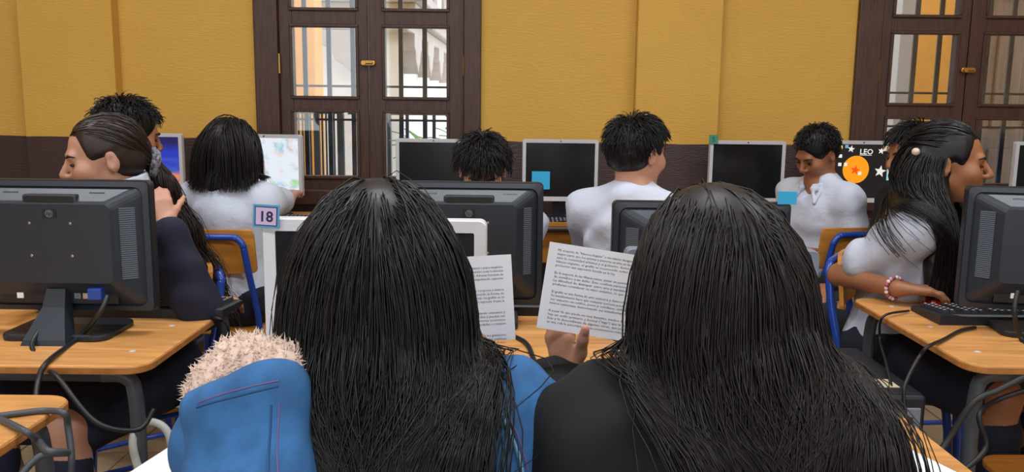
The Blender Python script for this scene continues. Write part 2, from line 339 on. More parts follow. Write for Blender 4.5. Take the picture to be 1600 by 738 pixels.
def make_chair(frame):
    root = empty('school_chair'); ZT_ = .81
    s = MB(); s.prism(rrect(.36, .36, .06, 5, 0, .02), .425, .44, 'z', .004); s.build('seat', PLY, root)
    b = MB(); rings = []
    for z, sc in ((.655, .93), (.66, .98), (.67, 1), (.80, .97), (.815, .93), (.82, .86)):
        w = .15*sc; rings.append([(x*w, -.165-.02*(z-.65)/.17+.018*x*x, z) for x in np.linspace(-1, 1, 9)]+[(x*w, -.152-.02*(z-.65)/.17+.018*x*x, z) for x in np.linspace(1, -1, 9)])
    b.loft(rings); bk = b.build('backrest', PLY, root)
    st = MB(); st.box(-.042, .042, -.1815, -.18, .715, .775, M=Matrix.Rotation(-.07, 4, 'X') @ Matrix.Translation((0, .052, 0))); stk = st.build('sticker', mat('cream_sticker', (206, 188, 150), .7, vary=.12, vscale=40), bk)
    for x0, x1, z0, z1 in ((-.02, .02, .742, .772), (-.024, .024, .722, .73)): k = MB(); k.box(x0, x1, -.183, -.1815, z0, z1, M=Matrix.Rotation(-.07, 4, 'X') @ Matrix.Translation((0, .052, 0))); k.build('sticker_print', mat('sticker_ink', (150, 130, 108), .8), stk)
    f = MB(); pts = [(-.165, -.15, .02), (-.15, -.13, .42), (-.128, -.178, .66), (-.118, -.192, .75)]+[(-.118+.045*(1-math.cos(a)), -.196, .75+.045*math.sin(a)) for a in np.linspace(.3, PI/2, 4)]
    pts = pts+[(-p[0], p[1], p[2]) for p in pts[::-1]]
    f.tube(catmull(pts, 4), .0125, 9); f.build('back_frame', frame, root, True)
    for sx in (-1, 1):
        l = MB(); l.tube(catmull([(sx*.15, -.13, .412), (sx*.15, .1, .412), (sx*.152, .17, .39), (sx*.168, .2, .02)], 5), .0125, 9); l.build('leg', frame, root, True)
        for y in (-.15, .2): q = MB(); q.lathe([(.016, 0), (.016, .03)], 10, (sx*.167, y, 0)); q.build('rubber_foot', CABLE, root)
        q = MB(); q.tube([(sx*.162, -.145, .15), (sx*.163, .19, .15)], .009, 8); q.build('stretcher', frame, root, True)
    q = MB(); q.tube([(-.15, .02, .412), (.15, .02, .412)], .01, 8); q.build('cross_rail', frame, root, True)
    return root
_protos = {}
def chair(x, y, deg, lab, frame='blue'):
    if frame not in _protos: c = _protos[frame] = make_chair(BLUE if frame == 'blue' else BROWNTUBE)
    else: c = copy_tree(_protos[frame])
    c.location = (x, y, 0); c.rotation_euler = (0, 0, math.radians(deg)); tag(c, lab, 'chair', 'school chairs'); return c
# ================================================================== monitors
def monitor(name, x, y, deg, w, h, top, lab, style, screen=None, tilt=0, z=ZD, grp=None):
    root = empty(name, (x, y, z), math.radians(deg), lab, 'monitor', grp)
    fm, bz = {'silver': (SILVER, .017), 'black': (BLACKP, .02), 'white': (WHITEP, .021), 'grey': (GREYP, .022)}[style]
    zb = top-h-z; zt = top-z; zc = (zb+zt)/2; back = SLATEP if style == 'black' else (DARKP if style in ('silver', 'grey') else WHITEP)
    Mt = Matrix.Translation((0, 0, zc)) @ Matrix.Rotation(math.radians(-tilt), 4, 'X') @ Matrix.Translation((0, 0, -zc))
    b = MB(); o, i = rrect(w, h, .012, 4, 0, zc), rrect(w-2*bz, h-2*bz-.006, .003, 4, 0, zc+.003)
    rings = [[(p[0], yy, p[1]) for p in q] for q, yy in ((i, -.010), (i, -.0165), (o, -.0165+.003), (o, .012), (i, .012))]
    rings[2] = [(p[0]*.99, -.018, zc+(p[1]-zc)*.99) for p in o]; rings.insert(3, [(p[0], -.014, p[1]) for p in o])
    b.loft(rings, False); fr = b.build('bezel', fm, root); fr.data.transform(Mt)
    s = MB(); s.box(-w/2+bz-.001, w/2-bz+.001, -.0125, .006, zb+bz-.001, zt-bz+.001); sc = s.build('screen', screen or SCREEN, root); sc.data.transform(Mt)
    # back shell: rim, sloped sides, raised centre plate
    b = MB(); pw, pz0, pz1 = (.64*w, zb+.075, zt-.052) if style == 'black' else (.7*w, zb+.05, zt-.04)
    R1 = rrect(w-.004, h-.004, .012, 4, 0, zc); R2 = rrect(w-.028, h-.028, .02, 4, 0, zc); R3 = rrect(pw+.014, pz1-pz0+.014, .02, 4, 0, (pz0+pz1)/2); R4 = rrect(pw, pz1-pz0, .014, 4, 0, (pz0+pz1)/2)
    rg = [(R1, .010), (R1, .018), (R2, .022), (R2, .016), (R3, .050), (R4, .055)]
    b.loft([[(p[0], yy, p[1]) for p in q] for q, yy in rg]); bs = b.build('back_shell', back, root); bs.data.transform(Mt)
    if style == 'black':
        v = MB(); nv = 34
        for sx in (-1, 1):
            xa, xb = pw/2+.013, w/2-.03
            for k in range(nv):
                zz = pz0+.01+(pz1-pz0-.02)*k/(nv-1); ym = .047-(xa+xb-pw-.014)/2/(w/2-.014-pw/2-.007)*.034
                v.box(sx*(xa+xb)/2-(xb-xa)/2, sx*(xa+xb)/2+(xb-xa)/2, ym-.004, ym+.004, zz-.0016, zz+.0016, M=Matrix.Translation((sx*(xa+xb)/2, ym, 0)) @ Matrix.Rotation(-sx*.62, 4, 'Z') @ Matrix.Translation((-sx*(xa+xb)/2, -ym, 0)))
        for sx in (-1, 1):
            for k in range(9): v.box(sx*.1+k*.004-.018, sx*.1+k*.004-.0165, .026, .033, zt-.042, zt-.026)
        tag(v.build('vent_slots', VENT, bs), kind='stuff').data.transform(Mt)
        hd = MB(); hd.prism(rrect(.125, .03, .006, 3, 0, zt-.045), .030, .052, 'y', .004); hd.build('handle_rim', SLATEP, bs).data.transform(Mt)
        hd = MB(); hd.prism(rrect(.112, .02, .005, 3, 0, zt-.043), .045, .0528, 'y', .001); hd.build('handle_shade_plate', DARKP, bs).data.transform(Mt)  # raised near-black plate, its colour painting the shade of the grip hollow
        lg = MB(); lg.prism(rrect(.032, .022, .002, 3, 0, pz1-.022), .054, .0562, 'y'); bd = lg.build('badge', DARKP, bs); bd.data.transform(Mt)
        lg = MB(); lg.disc((0, .0556, pz1-.022), .009, (0, 1, 0), .001, 24); dk = lg.build('badge_disc', VENT, bd); dk.data.transform(Mt)
        text('badge_letters', 'hp', .0145, DARKP, bd, Mt @ Matrix.Translation((.0078, .0568, pz1-.0262)) @ Matrix.Rotation(PI, 4, 'Z') @ Matrix.Rotation(PI/2, 4, 'X'), shear=.25, extrude=.0003, res=3)
        for sx in (-1, 1):
            for sz in (-.038, .038): q = MB(); q.lathe([(.0035, 0), (.0035, .002), (.002, .003)], 8); qq = q.build('mount_screw', CHROME, bs); qq.data.transform(Mt @ Matrix.Translation((sx*.047, .0545, (pz0+pz1)/2+.01+sz)) @ Matrix.Rotation(-PI/2, 4, 'X'))
        pt = MB(); pt.box(-pw/2, pw/2, .02, .034, zb+.022, pz0-.004); pt.build('port_panel', DARKP, bs).data.transform(Mt)
        for px0, px1, m_ in ((-.10, -.085, PAPER), (.035, .05, VENT), (.055, .075, CHROME)): q = MB(); q.box(-px1, -px0, .033, .037, zb+.034, zb+.06); q.build('port', m_, bs).data.transform(Mt)
        vg = MB(); vg.box(-.11, -.078, .034, .062, zb+.036, zb+.064, .003); vg.build('video_plug', BLUE, bs).data.transform(Mt)
        # tapered stand leaning back, with a flat foot
        n = MB(); n.loft([[(-.022, .012, zb+.06), (.022, .012, zb+.06), (.022, .05, zb+.06), (-.022, .05, zb+.06)], [(-.026, .03, zb+.02), (.026, .03, zb+.02), (.026, .066, zb+.02), (-.026, .066, zb+.02)], [(-.048, .07, .012), (.048, .07, .012), (.048, .115, .012), (-.048, .115, .012)], [(-.052, .07, .0), (.052, .07, .0), (.052, .12, .0), (-.052, .12, .0)]]); n.build('stand', SLATEP, root)
        n = MB(); n.prism(rrect(.25, .17, .03, 5, 0, 0), 0, .016, 'z', .004); n.build('foot', BLACKP, root)
    else:
        n = MB(); n.loft([[(-.035, .02, zb+.09), (.035, .02, zb+.09), (.035, .05, zb+.09), (-.035, .05, zb+.09)], [(-.03, .035, .012), (.03, .035, .012), (.03, .06, .012), (-.03, .06, .012)]]); n.build('stand', fm if style != 'silver' else BLACKP, root)
        n = MB(); n.prism(rrect(.22, .16, .05, 6, 0, .02), 0, .014, 'z', .004); n.build('foot', fm if style != 'silver' else BLACKP, root)
        lg = MB(); lg.disc((0, -.0175, zt-bz*.5), .0035, (0, -1, 0), .0012, 10); lg.build('badge', DARKP, fr).data.transform(Mt)
    root['mt'] = 0; del root['mt']
    return root, Mt, (zb, zt)
def screenmat(name, build):
    m = bpy.data.materials.new(name); m.use_nodes = True; nt = m.node_tree; b = nt.nodes['Principled BSDF']; b.inputs['Base Color'].default_value = (.01, .01, .012, 1); b.inputs['Roughness'].default_value = .2
    tc = nt.nodes.new('ShaderNodeTexCoord'); c = build(nt, tc.outputs['Object']); nt.links.new(c, b.inputs['Emission Color']); b.inputs['Emission Strength'].default_value = .85; return m
def ramp(nt, fac, stops, vec=None):
    r = nt.nodes.new('ShaderNodeValToRGB'); nt.links.new(fac, r.inputs[0]); e = r.color_ramp.elements
    while len(e) < len(stops): e.new(.5)
    for k, (p, c) in enumerate(stops): e[k].position = p; e[k].color = (*lin(c), 1)
    return r.outputs[0]
def sunset(nt, v):
    n = nt.nodes.new('ShaderNodeTexNoise'); n.inputs['Scale'].default_value = 7; n.inputs['Detail'].default_value = 6; mp = nt.nodes.new('ShaderNodeMapping'); mp.inputs['Scale'].default_value = (1, 1, 4); mp.inputs['Rotation'].default_value = (0, .5, 0); nt.links.new(v, mp.inputs[0]); nt.links.new(mp.outputs[0], n.inputs['Vector'])
    sp = nt.nodes.new('ShaderNodeSeparateXYZ'); nt.links.new(v, sp.inputs[0]); a = nt.nodes.new('ShaderNodeMath'); a.operation = 'MULTIPLY_ADD'; a.inputs[1].default_value = .22; nt.links.new(n.outputs[0], a.inputs[0]); nt.links.new(sp.outputs[2], a.inputs[2])
    mr = nt.nodes.new('ShaderNodeMapRange'); mr.inputs[1].default_value = .18; mr.inputs[2].default_value = .5; nt.links.new(a.outputs[0], mr.inputs[0])
    return ramp(nt, mr.outputs[0], [(0, (90, 50, 40)), (.18, (255, 196, 96)), (.3, (240, 140, 70)), (.42, (70, 90, 190)), (.7, (40, 60, 190)), (1, (30, 30, 90))])
def painting(nt, v):
    n = nt.nodes.new('ShaderNodeTexNoise'); n.inputs['Scale'].default_value = 16; n.inputs['Detail'].default_value = 5; nt.links.new(v, n.inputs['Vector'])
    m = nt.nodes.new('ShaderNodeTexNoise'); m.inputs['Scale'].default_value = 9; m.inputs['Detail'].default_value = 3; nt.links.new(v, m.inputs['Vector'])
    c = ramp(nt, m.outputs[0], [(.30, (60, 190, 120)), (.42, (170, 220, 90)), (.5, (70, 180, 230)), (.58, (250, 170, 110)), (.7, (40, 180, 170))])
    f = ramp(nt, n.outputs[0], [(.52, (0, 0, 0)), (.64, (215, 215, 215))]); mx = nt.nodes.new('ShaderNodeMix'); mx.data_type = 'RGBA'; nt.links.new(f, mx.inputs[0]); mx.inputs[6].default_value = (*lin((232, 238, 248)), 1); nt.links.new(c, mx.inputs[7]); return mx.outputs[2]
YM = 4.08
def wallmon(px0, px1, ptop, lab, screen=None, deg=0, w=.37):
    a = aty(px0, ptop, YM); b = aty(px1, ptop, YM); return monitor('flat_monitor', (a[0]+b[0])/2, YM+.0, deg, w, .302, (a[2]+b[2])/2, lab, 'silver', screen, grp='silver monitors along the wall')
wallmon(168, 284, 208, 'silver monitor showing a blue and orange sunset behind the boy', screenmat('sunset_screen', sunset))
wallmon(356, 472, 210, 'silver monitor showing a watercolour painting on white', screenmat('painting_screen', painting), -4)
wallmon(620, 736, 217, 'silver monitor with dark screen standing before the window')
m4, Mt, zz = wallmon(818, 934, 218, 'silver monitor with a cyan note on its dark screen')
wallmon(1110, 1226, 220, 'silver monitor with a green number tag on its corner')
m6, Mt6, z6 = wallmon(1290, 1406, 220, 'silver monitor showing an orange circle and white stars', emit('desktop_black', (30, 28, 30), .6))
wallmon(1587, 1703, 222, 'silver monitor standing before the window with the orange view')
o = MB().prism(rrect(.088, .088, .001, 2), -.0008, .0008, 'y').build('sticky_note', CYAN); p = aty(845, 282, YM-.02); o.location = (p[0], YM-.0205, p[2]); tag(o, 'square cyan sticky note on the dark screen beside the boy in white', 'note', 'cyan sticky notes')
t = empty('number_tag', tuple(aty(1115, 218, YM-.022)), 0, 'small green tag marked 5 on a silver monitor corner', 'tag'); MB().box(-.022, .022, -.001, .001, -.022, .022).build('card', mat('green_card', (70, 140, 120), .7), t)
text('digit', '5', .035, mat('tag_ink', (24, 60, 56), .7), t, Matrix.Translation((-.009, -.0013, -.012)) @ Matrix.Rotation(PI/2, 4, 'X'), res=2)
# picture shown on the star monitor (flat print on its screen)
def scr(px, py): p = aty(px, py, YM-.0125); return p[0]-m6.location.x, p[2]-m6.location.z
SX = [c for c in m6.children if c.name.startswith('screen')][0]
def star(cx, cz, r, m, nm='screen_star'):
    pts = [(cx+(r if k % 2 == 0 else r*.42)*math.sin(k*PI/5+.15), cz+(r if k % 2 == 0 else r*.42)*math.cos(k*PI/5+.15)) for k in range(10)]; MB().prism(pts, -.0142, -.0137, 'y').build(nm, m, SX)
EW = emit('screen_white', (236, 236, 230), .85); EO = emit('screen_orange', (255, 152, 20), .95); ER = emit('screen_red', (240, 80, 20), .9); EC = emit('screen_cyan', (176, 216, 222), .8); EB = emit('screen_cream', (232, 206, 180), .8); EY = emit('screen_yellow', (230, 214, 110), .8); EU = emit('screen_blue', (120, 170, 210), .8)
c = scr(1337, 265); MB().prism([(c[0]+.064*math.cos(a), c[1]+.067*math.sin(a)) for a in np.linspace(0, 2*PI, 33)[:-1]], -.0136, -.0131, 'y').build('screen_circle', EO, SX)
for px, py, r, m_ in ((1330, 233, .018, EW), (1377, 236, .017, EW), (1375, 268, .030, EW), (1336, 266, .026, ER)): c = scr(px, py); star(c[0], c[1], r, m_)
c = scr(1343, 241); text('screen_title', 'LEO', .036, EW, SX, Matrix.Translation((c[0], -.0138, c[1])) @ Matrix.Rotation(PI/2, 4, 'X'), res=2, bold=.0006)
d = scr(1362, 241); MB().box(c[0], d[0], -.0141, -.0137, c[1]-.006, c[1]-.0035).build('title_rule', EW, SX)
c = scr(1389, 226); d = scr(1397, 282); MB().box(c[0], d[0], -.0136, -.0131, d[1], c[1]).build('screen_band', EC, SX)
for px, py, m_ in ((1308, 230, EY), (1314, 230, EY), (1323, 229, EU), (1307, 243, EW), (1313, 244, EW), (1312, 257, EW), (1321, 257, EW), (1343, 271, EW), (1384, 232, EB)):
    c = scr(px, py); q = .013 if m_ is EB else .008; MB().box(c[0]-q, c[0]+q, -.0144, -.0142, c[1]-q, c[1]+q).build('screen_icon', m_, SX)
# black monitors seen from behind
monitor('desktop_monitor', -1.064, 1.95, 180, .43, .312, 1.09, 'wide black monitor seen from behind beside the girl in navy sweater', 'black', grp='black monitors seen from behind')
monitor('desktop_monitor', -.107, 2.09, 180, .37, .312, 1.084, 'black monitor back in front of the dark-haired boy looking down', 'black', grp='black monitors seen from behind')
mr, _, _ = monitor('desktop_monitor', .447, 1.96, 180, .42, .30, 1.055, 'black monitor back with a cyan note on its top edge', 'black', grp='black monitors seen from behind')
monitor('desktop_monitor', 1.36, 2.06, 180-12, .43, .312, 1.088, 'black monitor back beside the girl with the bracelet', 'black', grp='black monitors seen from behind')
o = MB().box(-.022, .022, -.0008, .0008, -.014, .016).build('sticky_note', CYAN); p = aty(1230, 310, 1.935); o.location = (p[0], 1.934, p[2]); tag(o, 'cyan sticky note standing on a black monitor top edge', 'note', 'cyan sticky notes')
# monitors facing the two girls
monitor('flat_monitor', -.229, 1.385, 0, .374, .30, 1.083, 'white-framed monitor with number card facing the girl in denim', 'white')
monitor('flat_monitor', .382, 1.5, 0, .352, .29, 1.02, 'blue-grey framed monitor facing the girl in black', 'grey')
t = empty('number_card', tuple(aty(416, 338, 1.36)), 0, 'lilac card numbered 18 with blue border on white monitor corner', 'sign'); t.rotation_euler = (0, math.radians(3), 0)
MB().box(-.0215, .0215, -.001, .001, -.019, .019).build('card', mat('card_blue', (74, 160, 206), .6), t)
MB().box(-.0185, .0185, -.0014, -.001, -.016, .016).build('card_border', mat('card_navy', (56, 50, 96), .6), t); MB().box(-.0168, .0168, -.0018, -.0014, -.0143, .0143).build('card_field', mat('card_lilac', (206, 186, 226), .6), t)
text('digits', '18', .024, mat('card_ink', (34, 28, 60), .6), t, Matrix.Translation((0, -.002, -.0085)) @ Matrix.Rotation(PI/2, 4, 'X'), align='CENTER', res=3, bold=.0006)
# ================================================================== keyboards, mice, towers
KEY = mat('key_plastic', (44, 48, 54), .45); KEYL = mat('key_print', (196, 200, 204), .6)
def keyboard(x, y, deg, lab, z=ZD):
    root = empty('keyboard', (x, y, z), math.radians(deg), lab, 'keyboard', 'black keyboards')
    b = MB(); b.loft([[(-.225, -.08, 0), (.225, -.08, 0), (.225, .08, 0), (-.225, .08, 0)], [(-.225, -.08, .012), (.225, -.08, .012), (.225, .08, .024), (-.225, .08, .024)], [(-.219, -.074, .016), (.219, -.074, .016), (.219, .074, .028), (-.219, .074, .028)]]); b.build('case', BLACKP, root)
    k = MB(); l = MB()
    for r in range(6):
        for c in range(22):
            if c in (15, 19) or (r == 0 and 3 < c < 9): continue
            x0, y0 = -.208+c*.019, -.062+r*.0205; z0 = .017+.0118*(y0+.08)/.16
            k.loft([[(x0, y0, z0), (x0+.017, y0, z0), (x0+.017, y0+.017, z0+.001), (x0, y0+.017, z0+.001)], [(x0+.002, y0+.002, z0+.008), (x0+.015, y0+.002, z0+.008), (x0+.015, y0+.015, z0+.009), (x0+.002, y0+.015, z0+.009)]])
            l.box(x0+.005, x0+.011, y0+.006, y0+.011, z0+.0086, z0+.0094)
    k.box(-.208+4*.019, -.208+9*.019-.002, -.062, -.045, .017, .026); tag(k.build('keys', KEY, root), kind='stuff'); tag(l.build('key_legends', KEYL, root), kind='stuff'); return root
keyboard(-.97, 2.17, 180, 'black keyboard behind the wide black monitor')
keyboard(1.345, 2.195, 180, 'black keyboard beside the bracelet girl and red mouse')
keyboard(-.86, 3.86, 0, 'black keyboard before the painting screen'); keyboard(.20, 3.87, 0, 'black keyboard under the noted dark screen'); keyboard(1.9, 3.86, 0, 'black keyboard before the star-picture monitor'); keyboard(-.06, 2.24, 180, 'black keyboard in front of the boy looking down')
def mouse(p, deg, lab, m1, m2):
    root = empty('mouse', p, math.radians(deg), lab, 'mouse'); rings = []
    for t in np.linspace(0, 1, 9):
        y = -.05+.1*t; w = .031*math.sqrt(max(.02, 1-(2*t-1)**4)); h = .034*math.sqrt(max(.02, 1-(1.7*t-.75)**2)); rings.append([(w*math.cos(a), y, max(0, h*math.sin(a))) for a in np.linspace(0, PI, 9)]+[(-w*.6, y, 0), (w*.6, y, 0)])
    MB().loft(rings).build('shell', m1, root, True); MB().tube([(0, .02, .031), (0, .038, .027)], .004, 8).build('wheel', m2, root); return root
RED = mat('red_plastic', (220, 40, 36), .35)
mouse((1.235, 2.335, ZD), -84, 'red and black mouse under the bracelet girl hand', RED, BLACKP)
mouse((-.83, 3.80, ZD), 0, 'pale mouse beside the painting screen keyboard', SILVER, BLACKP)
LED = emit('green_led', (90, 255, 60), 3.)
def tower(x0, x1, y0, y1, z0, z1, lab, stlab):
    root = empty('computer_tower', ((x0+x1)/2, y0, 0), 0, lab, 'computer', 'computer towers'); w = x1-x0
    MB().box(-w/2, w/2, .02, y1-y0, z0, z1, .005).build('case', BLACKP, root)
    MB().box(-w/2, w/2, 0, .03, z0, z1, .008).build('front_panel', BLACKP, root)
    MB().box(-w/2+.02, w/2-.012, -.003, .01, z1-.098, z1-.028, .003).build('drive_panel', mat('tower_silver', (128, 136, 146), .4), root)
    MB().box(w/2-.05, w/2-.03, -.005, .0, z1-.07, z1-.05, .002).build('power_button', DARKP, root)
    MB().disc((-w/2+.028, -.004, z1-.038), .005, (0, -1, 0), .002, 10).build('led', LED, root)
    g = MB()
    for i in range(9):
        for j in range(12): g.box(-w/2+.03+i*.013, -w/2+.038+i*.013, -.002, .004, z1-.31+j*.015, z1-.302+j*.015)
    tag(g.build('mesh_grille', VENT, root), kind='stuff')
    MB().box(-.01, .05, .06, .12, z1, z1+.0012).build('top_label', mat('cream_label', (200, 188, 160), .7), root)
    st = empty('tower_stand', ((x0+x1)/2, (y0+y1)/2, 0), 0, stlab, 'stand')
    MB().box(-w/2-.01, w/2+.01, -(y1-y0)/2, (y1-y0)/2, z0-.02, z0, .003).build('board', DESKWOOD, st)
    for sx in (-1, 1):
        for sy in (-1, 1): MB().box(sx*(w/2-.015)-.015, sx*(w/2-.015)+.015, sy*((y1-y0)/2-.03)-.015, sy*((y1-y0)/2-.03)+.015, 0, z0-.02).build('leg', DESKEDGE, st)
tower(-.766, -.598, 1.84, 2.22, .2, .615, 'black computer tower with green light beside the denim jacket hood', 'low wooden stand under the tower beside the denim jacket')
tower(.80, .972, 1.86, 2.26, .2, .615, 'black computer tower with green light beside the bracelet girl desk', 'low wooden stand under the tower beside the bracelet girl desk')
# ================================================================== cables and loose paper
def cable(pts, r, lab, m=CABLE, nm='cable'): return tag(MB().tube(catmull(pts, 8), r, 7).build(nm, m, None, True), lab, 'cable', 'loose cables')
def Z(px, py, z=ZD+.006): return tuple(atz(px, py, z))
def Y(px, py, y): return tuple(aty(px, py, y))
cable([Y(95, 475, 1.90), Y(70, 505, 1.87), Z(50, 540), Z(70, 575, .70), Y(90, 590, 1.66), Y(150, 660, 1.62), Y(215, 672, 1.66), Y(240, 640, 1.7)], .0055, 'black video cable hanging off the desk behind the wide monitor')
cable([Y(168, 462, 1.89), Y(155, 490, 1.86), Z(120, 530), Z(75, 565), Y(60, 595, 1.66), Y(55, 640, 1.6)], .006, 'black cable with blue plug running down the desk edge')
cable([Z(288, 492), Z(320, 492), Z(345, 500), Y(357, 515, 2.2), Y(362, 560, 2.2)], .003, 'thin keyboard cable crossing the far desk corner')
cable([Z(0, 650), Z(30, 646), Z(70, 642), Z(100, 646), Y(106, 665, 1.42), Y(112, 720, 1.40), Y(108, 760, 1.4)], .006, 'grey cable lying across the bare desk corner', GREYTUBE)
cable([Z(0, 655), Z(40, 675), Z(60, 690, .70), Y(75, 705, 1.27), Y(106, 708, 1.30), Y(60, 715, 1.28), Y(20, 760, 1.25)], .006, 'dark cable looping below the bare desk corner', GREYTUBE)
cable([Y(225, 760, 1.72), Y(208, 700, 1.72), Y(215, 668, 1.74), Y(240, 660, 1.76), Y(264, 680, 1.76), Y(270, 740, 1.75)], .009, 'pale grey looped cable hanging by the desk leg', WCABLE)
cable([Y(785, 520, 2.0), Z(820, 535, .724), Z(833, 560, .72), Y(842, 585, 1.70), Y(850, 612, 1.68), Y(855, 660, 1.66)], .006, 'black cable dropping behind the held sheets')
cable([Z(1420, 486), Z(1380, 495), Y(1375, 530, 2.2), Y(1385, 570, 2.05), Y(1400, 640, 1.84), Y(1402, 700, 1.82)], .0035, 'thin black cable looping from the mouse to the tower')
cable([Z(1524, 512), Z(1500, 517), Z(1474, 531), Z(1450, 542, .729), Y(1436, 558, 1.88), Y(1418, 592, 1.84), Y(1412, 620, 1.82), Y(1420, 690, 1.8)], .0045, 'black keyboard cable hanging to the tower front')
cable([Y(1590, 455, 1.98), Y(1585, 490, 1.96), Z(1596, 530), Z(1620, 545)], .006, 'black monitor cable beside the desk end')
cable([Y(1600, 590, 1.72), Y(1560, 610, 1.72), Y(1520, 630, 1.72), Y(1480, 690, 1.72), Y(1450, 735, 1.7)], .007, 'black cable bundle slung under the bracelet girl desk')
cable([Y(1620, 605, 1.8), Y(1560, 625, 1.8), Y(1530, 650, 1.76), Y(1540, 700, 1.75), Y(1500, 740, 1.72)], .006, 'second black cable tangled around the right desk leg')
cable([(.02, 3.82, ZD+.02), (.1, 3.80, ZD+.012), (.16, 3.785, ZD+.014), (.22, 3.80, ZD+.03), (.26, 3.83, ZD+.03)], .004, 'black cable with blue plug lying on the wall desk keyboard')
b = MB(); b.box(-.02, .02, -.03, .03, 0, .018, .004); o = b.build('video_plug', BLUE); p = aty(866, 327, 3.76); o.location = (p[0], 3.77, ZD+.0); o.rotation_euler = (0, 0, .9); tag(o, 'blue video plug lying on the wall desk', 'plug')
def sheet(name, px, py, deg, lab, w=.14, d=.2, stain=True):
    p = atz(px, py, ZD); r = empty(name, (p[0], p[1], ZD+.0012), math.radians(deg), lab, 'paper'); MB().box(-w/2, w/2, -d/2, d/2, 0, .0008).build('sheet', PAPER, r)
    if stain: MB().prism([(.03*math.cos(a)*(1+.3*math.sin(3*a)), .03*math.sin(a)) for a in np.linspace(0, 2*PI, 20)[:-1]], .0008, .0011).build('printed_picture', mat('sepia_print', (206, 178, 130), .8, vary=.25, vscale=50), r)
sheet('paper_sheet', 300, 725, -12, 'white printed sheet on the desk beside the denim jacket'); sheet('paper_sheet', 1392, 722, 20, 'white printed sheet on the desk beside the black sweater girl', .13, .19)
sheet('paper_sheet', 1500, 472, 8, 'white sheet lying behind the keyboard of the bracelet girl', .2, .15, False); sheet('paper_sheet', 828, 484, 20, 'small white sheet on the desk behind the held papers', .1, .08, False)
p = aty(500, 330, 3.8); r = empty('paper_sheet', (-.83, 3.83, ZD+.0), 0, 'white sheet before the painting screen keyboard', 'paper'); MB().box(-.12, .1, -.08, .0, 0, .0008).build('sheet', PAPER, r)
# ================================================================== people: smooth-blended solid bodies
SKIN = mat('skin_tan', (196, 144, 118), .5, vary=.05, vscale=20, sss=.12); SKIN2 = mat('skin_warm', (160, 106, 74), .5, vary=.05, vscale=20, sss=.12); SKIN3 = mat('skin_rose', (196, 146, 124), .5, vary=.05, vscale=20, sss=.12)
LIP = mat('lip', (160, 92, 82), .4); EYEM = mat('eye_dark', (24, 16, 14), .2); BROW = mat('brow_hair', (28, 22, 22), .7)
WSHIRT = mat('white_cotton', (200, 208, 226), .85, bump=.55, bscale=22); NAVY = mat('navy_knit', (22, 28, 50), .85, bump=.1, bscale=400); NAVYT = mat('navy_twill', (20, 24, 40), .85)
BLACKK = mat('black_knit', (17, 19, 23), .9, bump=.1, bscale=400); SHOE = mat('black_leather', (18, 18, 20), .35); DENIM = mat('blue_denim', (48, 102, 158), .85, vary=.22, vscale=26, bump=.12, bscale=500)
HAIRK = mat('black_hair', (10, 10, 14), .42, spec=.42); HAIRB = mat('brown_black_hair', (21, 16, 19), .46, spec=.42); HAIRW = mat('brown_tipped_hair', (44, 32, 28), .45)
NA = lambda *v: np.array(v, float)
